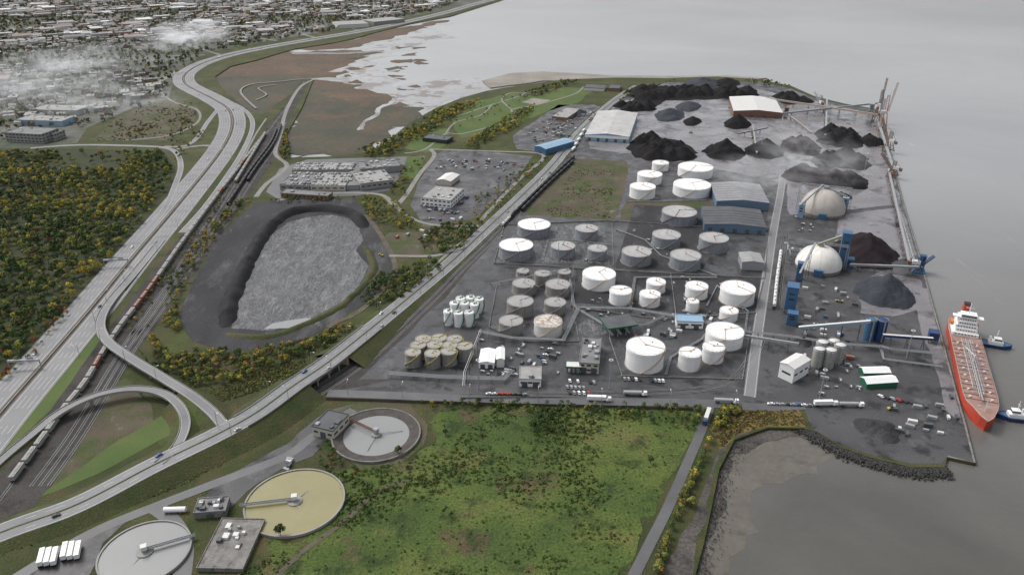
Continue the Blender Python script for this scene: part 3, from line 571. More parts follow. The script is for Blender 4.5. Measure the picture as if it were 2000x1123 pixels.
# ------------------------------------------------------------ buildings
def rect(fl,fr,bl,h):
    a,b_,c=P(*fl,h),P(*fr,h),P(*bl,h); w=b_-a; L=w.length; w.normalize(); n=Vector((-w.y,w.x,0)); D=(c-a).dot(n)
    return a,w,n,L,abs(D),math.atan2(w.y,w.x)
def building(name,label,fl,fr,bl,h,wall='offwhite',roof='flat_roof',gable=0,win=None,doors=0,units=0,cat='building',band=None,axis='y',grid=None):
    a,w,n,L,D,rz=rect(fl,fr,bl,h); t=thing(name,label,cat,(a.x,a.y,.12),rz); h-=.12
    mb=MB(); mb.box((L/2,D/2,0),(L,D,h)); 
    if gable and axis=='y': mb.add([(0,0,h),(L,0,h),(L/2,0,h+gable),(0,D,h),(L,D,h),(L/2,D,h+gable)],[(0,1,2),(4,3,5)])
    if gable and axis=='x': mb.add([(0,0,h),(0,D,h),(0,D/2,h+gable),(L,0,h),(L,D,h),(L,D/2,h+gable)],[(1,0,2),(3,4,5)])
    wl_=mb.build('wall',wall,t); mb=MB()
    if gable:
        g=gable; e=.4
        if axis=='y': q=[(-e,-e,h+.02),(L/2,-e,h+g+.1),(L+e,-e,h+.02),(-e,D+e,h+.02),(L/2,D+e,h+g+.1),(L+e,D+e,h+.02)]
        else: q=[(-e,-e,h+.02),(-e,D/2,h+g+.1),(-e,D+e,h+.02),(L+e,-e,h+.02),(L+e,D/2,h+g+.1),(L+e,D+e,h+.02)]
        dn=[(x,y,z+.25) for x,y,z in q]
        mb.add(dn+q,[(0,1,4,3),(1,2,5,4),(6,9,10,7),(7,10,11,8),(0,3,9,6),(2,8,11,5),(0,6,7,1),(1,7,8,2),(3,4,10,9),(4,5,11,10)])
        if axis=='y' and D>30:
            for k in range(1,int(D/8)):
                for sg in (0,1):
                    x0,x1=(-e,L/2) if sg==0 else (L+e,L/2); mb.beam((x0,k*8,h+.38),(x1,k*8,h+g+.45),.3,.2)
    else:
        mb.box((L/2,D/2,h+.01),(L+.3,D+.3,.35))
        for x,y,sx,sy in ((L/2,0,L+.5,.4),(L/2,D,L+.5,.4),(0,D/2,.4,D-.4),(L,D/2,.4,D-.4)): mb.box((x,y,h+.02),(sx,sy,.85))
    rf=mb.build('roof',roof,t)
    if band: mb=MB(); mb.box((L/2,-.1,h*.55),(L-.4,.2,h*.44)); mb.build('cladding_band',band,wl_)
    if win:
        rows,per=win; k=max(1,int(L/per)); k2=max(1,int(D/per))
        for r_ in range(rows):
            z=h*(r_+.45)/rows; wh=min(1.5,h/rows*.45)
            for i in range(min(k,12)): mb=MB(); mb.box(((i+.5)*L/min(k,12),-.04,z),(L/min(k,12)*.6,.1,wh)); mb.build('window','glass',t)
            for i in range(min(k2,6)): mb=MB(); mb.box((L+.04,(i+.5)*D/min(k2,6),z),(.1,D/min(k2,6)*.6,wh)); mb.build('window','glass',t)
    for i in range(doors): mb=MB(); mb.box(((i+.5)*L/doors,-.06,0),(min(4,L/doors*.6),.14,min(4.5,h*.7))); mb.build('door','steel_dark',t)
    if grid:
        gx,gy=grid
        for i in range(gx):
            for j in range(gy):
                if R.random()<.2: continue
                mb=MB(); mb.box(((i+.5)*L/gx,(j+.5)*D/gy,h+.36),(L/gx*R.uniform(.35,.7),D/gy*R.uniform(.3,.65),R.uniform(.6,1.8))); mb.build('roof_vent',R.choice(('steel','flat_roof','steel_dark','gravel_roof','roof_grey')),rf)
    for i in range(units):
        mb=MB(); x,y=R.uniform(.12,.88)*L,R.uniform(.12,.88)*D; s=R.uniform(1.2,3.2); mb.box((x,y,h+.36),(s,s*R.uniform(.7,1.6),R.uniform(.8,2))); mb.build('roof_vent',R.choice(('steel','offwhite','steel_dark')),rf)
    return t
building('warehouse','long pale roofed warehouse with blue and white front at the head of the port road',(1143,263),(1229,268),(1180,218),9,'blue_pale','roof_pale',3,doors=5,cat='warehouse',band='white')
building('warehouse','cream roofed warehouse among the black coal heaps',(1433,217),(1529,221),(1440,190),9,'rust','offwhite',3,doors=4,cat='warehouse')
building('warehouse','grey roofed warehouse half veiled in mist beside the far dome',(1400,393),(1503,397),(1408,358),9,'shed_blue','deckgrey',2.5,cat='warehouse')
building('warehouse','dark low warehouse with long blue wall in front of the misty warehouse',(1376,438),(1497,445),(1392,405),8,'shed_blue','dark_roof',2,doors=5,cat='warehouse')
building('treatment_plant','left wing of the low treatment works, nearest the railway',(546,362),(604,364),(566,336),6,'concrete','flat_roof',win=(1,8),grid=(7,4))
building('treatment_plant','back wing of the low treatment works with pale roof',(570,333),(686,332),(592,319),7,'concrete','gravel_roof',grid=(14,3))
building('treatment_plant','middle wing of the low treatment works with many roof boxes',(606,364),(674,364),(622,338),6,'beige','gravel_roof',win=(1,8),grid=(9,5))
building('treatment_plant','narrow dark roofed link of the treatment works',(676,364),(702,363),(690,322),5,'steel','flat_roof',grid=(2,6))
building('treatment_hall','pale topped hall joined to the right of the low treatment works',(704,360),(768,352),(714,336),8,'concrete','gravel_roof',win=(1,6),grid=(7,3))
building('treatment_hall','grey hall behind the pale topped hall of the treatment works',(704,332),(790,324),(720,316),7,'concrete','flat_roof',grid=(8,3))
building('office_building','low brown office strip in front of the treatment works',(548,378),(640,384),(556,370),5,'brick','flat_roof',win=(1,5),units=3)
building('warehouse_office','white office with stepped roof in the busy works yard',(822,387),(880,393),(832,362),9,'white','gravel_roof',win=(2,5),units=7)
building('workshop','pale roofed workshop behind the white office in the works yard',(853,352),(880,355),(862,338),6,'beige','offwhite',2)
building('park_pavilion','dark roofed glass pavilion in the park',(825,270),(872,275),(832,262),5,'glass','dark_roof',units=2)
building('park_pavilion','small dark roofed pavilion by the park beach',(1140,172),(1180,174),(1145,165),5,'offwhite','dark_roof')
building('park_pavilion','small dark roofed beach house near the sand spit',(1188,173),(1210,174),(1192,166),5,'brick','dark_roof')
building('blue_shed','blue walled shed beside the boulevard in the far works yard',(1044,286),(1066,292),(1065,262),8,'blue','blue_pale',2,doors=1)
building('site_office','white flat roofed site office with brick front in the far works yard',(1078,228),(1108,231),(1095,210),5,'brick','gravel_roof',units=2)
building('office_building','brick and beige two storey office with a cluttered flat roof in the tank farm',(1131,709),(1170,712),(1140,659),8,'beige','flat_roof',win=(2,4),units=12,doors=2)
building('control_room','small white workshop with green trim near the street',(1014,741),(1057,742),(1018,716),6,'white','gravel_roof',win=(1,4),doors=2,units=2)
building('pump_house','white pump house beside the yellow railed tanks',(935,708),(965,709),(942,682),5,'white','white',1.2,doors=2)
building('loading_shed','white narrow loading shed right of the pump house',(970,702),(985,702),(973,680),7,'offwhite','white',1)
building('tank_office','white flat building behind the quay road tanks',(1322,628),(1374,630),(1330,615),6,'white','blue_pale',win=(1,5),doors=2)
building('blending_shed','grey steel shed with pale roof beside the quay road',(1450,512),(1492,514),(1455,494),8,'steel','gravel_roof',1.5)
building('sludge_house','beige block beside the drained round basin',(609,833),(650,843),(624,797),7,'beige','dark_roof',win=(1,5),units=3,doors=1)
building('filter_building','low concrete filter building between the two lower round basins',(384,1110),(474,1112),(384,1012),2,'concrete_old','concrete_old',units=10)
building('filter_annex','grey machine annex behind the concrete filter building',(378,1003),(440,998),(384,975),4,'concrete_old','flat_roof',units=12,doors=1)
building('grain_office','white square building beside the grey silos',(1524,708),(1552,721),(1532,680),12,'white','offwhite',1.5,win=(1,6))
building('glass_office','wide grey office block with glass bands at the left edge behind the wood',(8,260),(80,264),(20,247),13,'concrete','flat_roof',win=(3,6),units=4)
building('glass_office','smaller grey office block right of the wide glass banded one',(84,262),(104,263),(88,253),10,'concrete','flat_roof',win=(2,5))
building('office_building','low blue and white depot in the city beside the wood',(30,235),(120,238),(40,225),8,'blue_pale','gravel_roof',units=6)
building('office_building','long flat pale depot between the city and the meadow',(60,215),(150,217),(70,205),8,'concrete','gravel_roof',units=6)
building('shopping_building','long pale flat building by the bay road',(660,50),(720,47),(672,42),10,'offwhite','gravel_roof')
building('shopping_building','long white roofed building at the city edge beside the bay road',(730,44),(790,38),(740,36),9,'concrete','gravel_roof')
def canopy(label,fl,fr,bl,h,roof,leg):
    a,w,n,L,D,rz=rect(fl,fr,bl,h); t=thing('loading_canopy',label,'canopy',(a.x,a.y,.15),rz); h-=.15
    mb=MB(); mb.box((L/2,D/2,h),(L,D,.9)); rf=mb.build('roof',roof,t); mb=MB(); 
    for y in (-.1,D+.1): mb.box((L/2,y,h-.3),(L+.4,.2,1.4))
    for x in (-.1,L+.1): mb.box((x,D/2,h-.3),(.2,D,1.4))
    mb.build('fascia','green',rf)
    for i in range(4):
        for j in (0.08,.92): mb=MB(); mb.box((L*(i+.3)/3.6,D*j,0),(.5,.5,h)); mb.build('post',leg,t)
    for i in range(3): mb=MB(); mb.box((L*(i+.8)/3.6,D/2,0),(1.5,D*.7,1.2)); mb.build('loading_island','steel',t)
canopy('dark roofed green trimmed truck loading canopy in the middle of the tank farm',(1188,644),(1246,636),(1170,622),8,'dark_roof','steel')
canopy('small green and white fuel canopy by the street',(1106,718),(1135,719),(1110,708),5,'offwhite','green')
for fl,fr,bl,l in (((1688,729),(1740,728),(1682,717),'white fabric storage tent behind its twin on the dock'),((1694,750),(1754,746),(1688,736),'white fabric storage tent nearest the ship, in front of its twin')):
    building('storage_tent',l,fl,fr,bl,4,'green','white',1.8,axis='x',cat='tent')
building('guard_hut','small beige hut on the coal yard corner beside the dome',(1540,478),(1566,481),(1544,470),6,'white','dark_roof',win=(1,4))
building('workshop','low grey workshop left of the near dome',(1545,492),(1580,495),(1548,482),5,'steel','dark_roof',units=2)
def lattice(mb,a,b_,w,mi=0,n=8,th=.4):
    a=Vector(a);b_=Vector(b_); d=(b_-a).normalized(); s=d.cross(Vector((0,0,1)))
    if s.length<.05: s=Vector((1,0,0))
    s.normalize(); u=s.cross(d); c=[(s*i+u*j)*w/2 for i,j in ((-1,-1),(1,-1),(1,1),(-1,1))]
    for q in c: mb.beam(a+q,b_+q,th,th,mi)
    for k in range(n):
        p,q_=a.lerp(b_,k/n),a.lerp(b_,(k+1)/n)
        for i in range(4): mb.beam(p+c[i],q_+c[(i+1)%4],th*.6,th*.6,mi)
def domeb(cx,cy,w,label,mat,hh=.9):
    s=pxm(cx,cy); r_=w/2/s; b=P(cx,cy); t=thing('storage_dome',label,'dome',(b.x,b.y,.12),GR)
    mb=MB(); mb.cyl((0,0,0),r_,3,48,cap=False); mb.build('ring_wall','concrete_old',t); mb=MB(); mb.dome((0,0,3),r_,r_*hh,48,12); sh=mb.build('shell',mat,t)
    top=3+r_*hh
    mb=MB(); mb.box((0,0,top-.3),(4,4,3)); mb.box((0,0,top+2.6),(5,5,.4)); mb.build('head_house','steel',t)
    mb=MB()
    for sx in (-1,1): lattice(mb,(sx*(r_+2.5),1,0),(sx*(r_+2.5),1,top+2),2.0,0,8,.3)
    lattice(mb,(-r_-2.5,1,top+2.5),(r_+2.5,1,top+2.5),1.6,0,14,.28); mb.build('steel_gantry','steel',t)
    for k in range(12):
        mb=MB(); a=k*math.pi/6; vs=[];fs=[]
        for j in range(11):
            t0=j/10*math.pi/2*.96; q=Vector(((r_)*math.cos(t0)*math.cos(a),(r_)*math.cos(t0)*math.sin(a),3+r_*hh*math.sin(t0))); s_=Vector((-math.sin(a),math.cos(a),0))*.15; u=(q-Vector((0,0,3))).normalized()*.2
            vs+=[q-s_-u,q-s_+u,q+s_+u,q+s_-u]
        for j in range(10):
            for i in range(3): fs.append((j*4+i,j*4+i+1,j*4+i+5,j*4+i+4))
        mb.add(vs,fs); mb.build('rib',mat,sh)
    mb=MB(); mb.box((0,-r_-.5,0),(8,4,6)); mb.build('door_porch','blue',t); return b,r_
domeb(1605,414,84,'large beige storage dome veiled by mist','dome_beige',1.0)
domeb(1597,522,86,'large white storage dome with blue towers beside it','dome_white',.88)
def tower(label,x,yb,w,d,h,mat='blue',legs=0,rz=GR):
    b=P(x,yb); t=thing('conveyor_tower',label,'tower',(b.x,b.y,.12),rz); mb=MB(); mb.box((0,0,legs),(w,d,h-legs)); mb.box((0,0,h),(w+.5,d+.5,.5)); cl=mb.build('cladding',mat,t)
    if legs:
        mb=MB()
        for sx in (-1,1):
            for sy in (-1,1): mb.beam((sx*w*.42,sy*d*.42,0),(sx*w*.42,sy*d*.42,legs),.5,.5); mb.beam((sx*w*.42,sy*d*.42,0),(-sx*w*.42,sy*d*.42,legs),.25,.25)
        mb.build('frame','steel_dark',t)
    for z in (.7,.5): mb=MB(); mb.box((0,-d/2-.06,h*z+legs*.2),(w*.5,.12,1.4)); mb.build('window','glass',cl)
    return t
tower('tall blue tower right of the white dome',1643,520,8,8,34,'blue',6)
tower('short blue house at the foot of the white dome',1655,522,9,7,9)
tower('blue tower left of the white dome',1560,545,6,6,16)
tower('tall blue hoist building beside the quay road',1541,608,9,11,24,'blue',4)
tower('small blue building in front of the tall hoist building',1545,632,8,7,10)
tower('small blue tower at the shore end of the long conveyor',1797,527,5,5,14,'navy',5)
tower('blue tower behind the beige dome on its left',1562,425,6,6,15,'blue_pale')
tower('blue tower right of the beige dome',1648,410,6,5,14,'blue_pale',4)
tower('small blue transfer house near the ship stern',1820,668,7,7,9,'navy',3)
tower('small rusty transfer tower at the cream warehouse end',1535,225,7,7,12,'rust',4)
tower('grey transfer tower near the tall ship loaders',1700,225,7,7,18,'steel',6)
def conveyor(label,a,b_,w=3,h=2.6,mat='blue',gap=22,cover=True):
    A,B=Vector(P(*a)),Vector(P(*b_)); t=thing('conveyor',label,'conveyor'); mb=MB(); mb.beam(A,B,w,h); gl=mb.build('gallery',mat,t)
    L=(B-A).length; n=max(1,int(L/gap)); d=(B-A).normalized(); s=Vector((d.y,-d.x,0)); s.normalize()
    for i in range(n+1):
        p=A.lerp(B,(i+.5)/(n+1)); z=p.z-h/2
        if z<2 or z>26: continue
        mb=MB()
        for o in (-1,1): mb.beam(Vector((p.x,p.y,0))+s*o*w*.8,Vector((p.x,p.y,z))+s*o*w*.4,.3,.3)
        for k in range(1,max(2,int(z/5))):
            zz=z*k/max(2,int(z/5)); mb.beam(Vector((p.x,p.y,zz))-s*w*.6,Vector((p.x,p.y,zz))+s*w*.6,.2,.2)
        mb.beam(Vector((p.x,p.y,0))+s*w*.8,Vector((p.x,p.y,z))-s*w*.4,.2,.2); mb.build('trestle','steel_dark',t)
    mb=MB(); mb.beam(A+Vector((0,0,h/2+.15)),B+Vector((0,0,h/2+.15)),w*1.08,.25); mb.build('roof','offwhite' if cover else 'steel',gl)
conveyor('blue conveyor gallery reaching from the hoist building towards the blue silos',(1560,640,6),(1700,628,18),2.0,1.8,'blue_pale',14)
conveyor('short blue conveyor from the blue silos to the ship stern',(1725,655,14),(1822,662,10),2.0,1.8,'navy',14)
conveyor('conveyor gallery rising over the beige dome',(1562,402,15),(1607,362,30),1.5,1.5,'steel',40,False)
conveyor('conveyor gallery descending right of the beige dome',(1655,385,22),(1607,362,30),1.5,1.5,'steel',40,False)
conveyor('blue conveyor gallery rising to the top of the white dome',(1562,535,14),(1592,476,31),1.6,1.6,'blue',60,False)
conveyor('yellowish gallery from the white dome top to the tall blue tower',(1597,478,31),(1643,462,34),1.6,1.6,'yellow',60,False)
conveyor('long straight rusty conveyor between the coal heaps',(1612,270,5),(1615,195,8),2.5,2,'rust',30,False)
conveyor('long conveyor crossing the coal yard towards the loaders',(1480,190,9),(1722,226,12),3,2.4,'rustlight',30,False)
conveyor('pale conveyor behind the cream warehouse',(1530,222,7),(1716,202,14),2.2,2.2,'steel',30,False)
conveyor('low conveyor along the far quay edge',(1716,240,6),(1745,330,6),3,2,'steel',24,False)
conveyor('low conveyor beside the pipes of the outer quay',(1735,330,5),(1775,510,5),2.4,1.5,'rust',24,False)
conveyor('flat conveyor running from the white dome to the quay',(1660,517,6),(1795,522,8),2,1.5,'steel',16,False)
conveyor('rust coloured conveyor left of the conical coal heap',(1470,245,5),(1478,300,5),2,2,'rust',30,False)
conveyor('thin conveyor from the quay road to the silos',(1448,655,6),(1560,672,10),1.5,1.5,'steel',20,False)
conveyor('slanted rusty conveyor over the ore yard',(1585,260,4),(1540,225,9),2,2,'rust',30,False)
conveyor('thin stacker conveyor rising from the black cone to the yard',(1440,262,2),(1500,250,10),1.5,1.5,'steel_dark',30,False)
conveyor('thin stacker conveyor over the big ore heap',(1640,470,3),(1690,462,14),1.5,1.5,'steel_dark',30,False)
def silo(label,x,yb,w,h,mat,hop=False):
    s=pxm(x,yb); r_=w/2/s; b=P(x,yb); t=thing('silo',label,'silo',(b.x,b.y,.12)); mb=MB(); mb.cyl((0,0,0),r_,h,24,cap=False)
    for k in range(1,6): mb.ring((0,0,h*k/6),r_+.05,.1,.15,24)
    mb.build('shell',mat,t); mb=MB(); mb.cyl((0,0,h),r_+.2,.1,24,rise=r_*.45); rf=mb.build('roof',mat if mat!='hopper_grey' else 'offwhite',t); mb=MB(); mb.ring((0,0,h+.2),r_,.1,.9,20); mb.build('railing','steel',rf)
    mb=MB(); mb.box((0,-r_-.4,0),(.8,.6,h)); mb.build('ladder','steel',t)
silo('round blue silo, left of the touching pair',1694,662,20,17,'blue'); silo('round blue silo, right of the touching pair',1716,663,20,17,'navy')
for x,y,l in ((1600,700,'back left of'),(1622,698,'back right of'),(1594,714,'front left of'),(1616,716,'front right of'),(1634,706,'right end of')): silo('grey steel silo at the '+l+' the silo cluster',x,y,21,14,'hopper_grey')
# ------------------------------------------------------------ heaps: overlapping cones
def heap(label,x,y,w,dp,h,mat,rz=GR,ridge=0,name='coal_heap',cat='heap'):
    b=P(x,y); s=pxm(x,y); rx=w/2/s; ry=dp/2; mb=MB(); sd=R.random()*50; cones=[]
    if ridge:
        n=max(4,int(rx*ry/90)); n=min(n,26)
        for k in range(n):
            a=R.uniform(0,6.28); q=math.sqrt(R.random())*.72; rc=R.uniform(.36,.55)*min(rx,ry); rc=max(rc,7); hh=min(h,rc*.8)*R.uniform(.8,1.2); cones.append((q*math.cos(a)*rx,q*math.sin(a)*ry,rc,rc,hh))
        cones.append((0,0,rx*.85,ry*.85,h*.75))
    else: cones=[(0,0,rx,ry,h),(rx*.25,ry*.1,rx*.7,ry*.7,h*.6)]
    nx=56; vs=[];zs=[]
    for j in range(nx+1):
        for i in range(nx+1):
            X=(i/nx*2-1)*rx*1.25; Y=(j/nx*2-1)*ry*1.25; z=-1
            wb=.14*noise.fractal(Vector((X*.06,Y*.06,sd)),1,2,4)
            for cx,cy,ax,ay,hh in cones:
                d=math.sqrt(((X-cx)/ax)**2+((Y-cy)/ay)**2)+wb; z=max(z,hh*(1-d))
            z=min(z,h*1.05)
            if z>0: z+=.5*noise.noise(Vector((X*.25,Y*.25,sd)))*min(1,z)
            zs.append(z); vs.append((X,Y,max(z,-.15)))
    fs=[]
    for j in range(nx):
        for i in range(nx):
            q=(j*(nx+1)+i,j*(nx+1)+i+1,(j+1)*(nx+1)+i+1,(j+1)*(nx+1)+i)
            if max(zs[k] for k in q)>0: fs.append(q)
    mb.add(vs,fs,0,True); o=mb.build(name,mat); o.location=(b.x,b.y,.1); o.rotation_euler=(0,0,rz); tag(o,label,cat); return o
HP=[(1296,298,124,80,13,'coal','long black coal heap in front of the blue fronted warehouse',1),(1266,273,64,60,12,'coal','black coal heap behind the long front one',1),
(1240,209,72,90,11,'coal','low black heap nearest the boulevard far end',1),(1280,184,96,130,13,'coal','wide black heap near the sand spit',1),(1352,181,90,110,12,'coal','black heap in the far row right of the widest',1),(1436,183,84,110,12,'coal','black heap behind the cream warehouse',1),
(1308,226,56,90,13,'gravel_pile','grey gravel cone left of the far coal row',0),(1345,209,48,80,9,'gravel_pile','smaller grey gravel heap beside the cone',0),(1372,165,66,120,14,'gravel_pile','blue grey gravel heap by the far shore',0),(1420,163,50,90,10,'coal','small dark heap by the far shore',0),
(1440,243,52,70,17,'coal','black cone in front of the cream warehouse',0),(1416,298,78,80,20,'coal','black coal cone behind the far white tanks',0),(1494,296,74,76,20,'coal','black coal cone beside the rusty conveyor',0),
(1562,288,84,90,18,'ore','dark ore heap under the drifting mist',1),(1642,270,92,120,22,'coal','black ridge beside the quay loaders',1),(1652,314,90,90,21,'coal','black ridge in the middle of the quay side row',1),(1657,354,86,66,20,'coal','black heap nearest the beige dome on the quay side',1),
(1590,346,110,80,17,'ore','broad brown ore heap behind the beige dome',1),(1690,492,112,92,21,'ore','big brown black ore heap right of the white dome',0),(1702,276,46,80,12,'coal','small black heap close to the quay loaders',1),
(1728,574,110,60,21,'gravel_pile','tall blue grey gravel cone on the dock',0),(1712,838,100,26,4,'cinder','low dark gravel bank on the dock corner by the riprap',1),(1568,668,36,18,5,'cinder','small dark heap behind the white square building',0),(1352,238,34,60,8,'coal','small black heap left of the black cone',0),(1390,290,22,30,6,'coal','tiny black heap left of the coal cone',0),(1545,195,70,90,10,'coal','low black heap right of the cream warehouse',1),(1130,222,30,50,7,'gravel_pile','grey heap in the far works yard',0),(1612,316,56,60,16,'coal','black heap joining the ore to the quay side row',0),(1640,384,54,34,8,'ore','small ore heap behind the beige dome shoulder',1),(1320,285,40,50,9,'coal','little black heap right of the long front one',1)]
for x,y,w,d,h,mt,l,rg in HP: heap(l,x,y,w,d,h,mt,ridge=rg)
def clar(cx,cy,w,label,water,drained=False,ang=0):
    s=pxm(cx,cy); r_=w/2/s; b=P(cx,cy,1.0); t=thing('settling_basin',label,'basin',(b.x,b.y,.1),0)
    mb=MB(); n=64
    mb.cyl((0,0,0),r_,1.6,n,cap=False); mb.ring((0,0,1.25),r_-.4,.9,.4,n); mb.build('rim_wall','concrete_old' if drained else 'concrete',t)
    mb=MB()
    if drained:
        mb.cyl((0,0,.35),r_*.74,.02,n,mi=0); vs=[]
        for rr,z in ((r_-.8,1.3),(r_*.74,.36)): vs+=[(rr*math.cos(2*math.pi*i/n),rr*math.sin(2*math.pi*i/n),z) for i in range(n)]
        mb.add(vs,[(i,(i+1)%n,n+(i+1)%n,n+i) for i in range(n)],1,True); mb.build('water_surface',[water,'basin_wall'],t)
    else: mb.cyl((0,0,1.0),r_-.8,.02,n); mb.build('water_surface',water,t)
    e=Vector((math.cos(ang),math.sin(ang),0)); q=Vector((-e.y,e.x,0)); mb=MB()
    mb.beam((0,0,2.5),e*(r_+2)+Vector((0,0,2.5)),1.2,.3); wk=mb.build('walkway','rust' if drained else 'steel',t)
    for o in (-.6,.6): mb=MB(); mb.beam(q*o+Vector((0,0,3.2)),e*(r_+2)+q*o+Vector((0,0,3.2)),.12,.7); mb.build('handrail','rust' if drained else 'steel',wk)
    mb=MB(); mb.cyl((0,0,0),3.2 if drained else 4.2,1.7,24); mb.cyl((0,0,1.7),1.5,1.4,16); mb.build('centre_pier','concrete',t)
    mb=MB(); mb.box((0,0,3.1),(2.8,2.8,2.2),ang); mb.box((0,0,5.3),(3.1,3.1,.2),ang); mb.build('motor_house','offwhite' if not drained else 'steel',t)
    for k in range(1,3): mb=MB(); mb.beam((0,0,1.6),Vector((math.cos(ang+k*2.0),math.sin(ang+k*2.0),0))*r_*.6+Vector((0,0,.6)),.3,.3); mb.build('scraper_arm','steel',t)
clar(735,848,172,'drained round basin with dark sloping wall and rusty walkway','pool_grey',True,math.radians(145))
clar(576,979,192,'round basin of olive yellow water with a walkway from the left','pool_olive',False,math.radians(190))
clar(283,1078,172,'round basin of grey water at the lower left','pool_grey',False,math.radians(25))
@sec
def ship():
    bow=P(1921,842,-2); st=P(1872,640,-2); d=bow-st; L=d.length; mid=(bow+st)/2; t=thing('tanker_ship','red hulled tanker ship with brownish deck and white bridge moored at the quay','ship',(mid.x,mid.y,-2),math.atan2(d.y,d.x)-math.pi/2)
    B=10.6; hl=L/2; st_=[(-hl,.72),(-hl*.94,.9),(-hl*.8,1),(0,1),(hl*.55,1),(hl*.7,.92),(hl*.84,.68),(hl*.94,.34),(hl,.03)]
    levels=[(-1.5,.93,0),(2.0,1,.0),(7.4,1,1)]
    vs=[]; n=len(st_)
    for z,k,f in levels:
        for sg,seq in ((-1,st_),(1,st_[::-1])):
            for y,w in seq:
                yy=y+(2.5*f if y>hl*.85 else 0); zz=z+(2.0*f if y>hl*.8 else 0); vs.append((sg*B*w*k,yy,zz))
    m_=2*n; mb=MB()
    for j in range(2): mb.add(vs[j*m_:(j+2)*m_],[(i,(i+1)%m_,m_+(i+1)%m_,m_+i) for i in range(m_)],0)
    mb.build('hull','red',t)
    top=vs[2*m_:]; mb=MB(); mb.add([(x,y,z-.3) for x,y,z in top],[(i,i+1,m_-2-i,m_-1-i) for i in range(n-1)]); mb.build('deck','deckred',t)
    for s in (1,-1):
        mb=MB()
        for i in range(n-1): mb.beam((top[i][0]*s,top[i][1],top[i][2]+.9),(top[i+1][0]*s,top[i+1][1],top[i+1][2]+.9),.12,.12)
        mb.build('railing','offwhite',t)
    for k in range(9): mb=MB(); x=(k-4)*.95; mb.tube((x,-hl*.5,8.6+.3*(k%3)),(x,hl*(.68-.05*abs(k-4)),8.6+.3*(k%3)),.15); mb.build('deck_pipe',('silver','steel','offwhite')[k%3],t)
    for y in (-.05,-.02,.01,.04,.07,.1): mb=MB(); mb.tube((-B*.9,y*L,9.3),(B*.9,y*L,9.3),.2); mb.build('manifold_pipe','silver',t)
    for k in range(8):
        for s in (-1,1): mb=MB(); mb.tube((s*1.2,-hl*.44+k*hl*.14,8.8),(s*B*.7,-hl*.44+k*hl*.14,8.4),.14); mb.build('branch_pipe','offwhite',t)
    mb=MB(); mb.box((0,hl*.12,9.7),(1.1,L*.58,.25)); 
    for k in range(14): mb.box((0,-hl*.48+k*hl*.09,7.2),(.3,.3,2.6))
    mb.build('catwalk','steel',t)
    for k in range(9):
        for s in (-1,1): mb=MB(); mb.cyl((s*B*.62,-hl*.42+k*hl*.13,7.2),.8,1.1,10); mb.build('tank_hatch','offwhite',t)
    for k in range(14): mb=MB(); mb.box((0,-hl*.46+k*hl*.085,7.15),(B*1.85,.3,.5)); mb.build('deck_beam','deckred',t)
    mb=MB(); mb.tube((0,0,7.3),(0,0,16),.5); mb.beam((0,0,15),(6,-9,17),.5,.5); mb.build('deck_crane','offwhite',t)
    mb=MB(); mb.tube((0,hl*.86,9),(0,hl*.86,19),.3); mb.beam((-2,hl*.86,17),(2,hl*.86,17),.2,.2); mb.build('foremast','offwhite',t)
    for s in (-1,1): mb=MB(); mb.box((s*2.6,hl*.78,7.15),(2,2.4,1.6)); mb.build('winch','steel',t)
    y0=-hl*.72
    for k,(w,dd) in enumerate(((18,19),(15,15),(15,13),(13,12),(13,10))):
        mb=MB(); mb.box((0,y0-1,7.2+k*2.7),(w,dd,2.65)); ad=mb.build('accommodation_deck','white',t)
        for s in range(7): mb=MB(); mb.box(((s-3)*w/8,y0-1+dd/2+.03,8.3+k*2.7),(1,.1,.9)); mb.build('window','glass',ad)
    mb=MB(); mb.box((0,y0+1,20.7),(21,5,.5)); mb.box((0,y0+1,21.2),(11,7,2.6)); bd=mb.build('bridge','white',t)
    mb=MB(); mb.box((0,y0+4.6,22),(10,.15,1.1)); mb.build('bridge_window','glass',bd)
    mb=MB(); mb.tube((0,y0,23.8),(0,y0,32),.35); mb.beam((-3,y0,28),(3,y0,28),.3,.3); mb.build('mast','white',t)
    mb=MB(); mb.box((0,y0-13,7.2),(5.6,7,18),0,0,.85); fu=mb.build('funnel','red',t); mb=MB(); mb.box((0,y0-13,25.25),(4.4,5,1)); mb.build('funnel_top','black',fu)
    for s in (-1,1): mb=MB(); mb.box((s*8.8,y0-8,10.2),(2.2,8,2.4),0,0,.9); mb.build('lifeboat','orange',t)
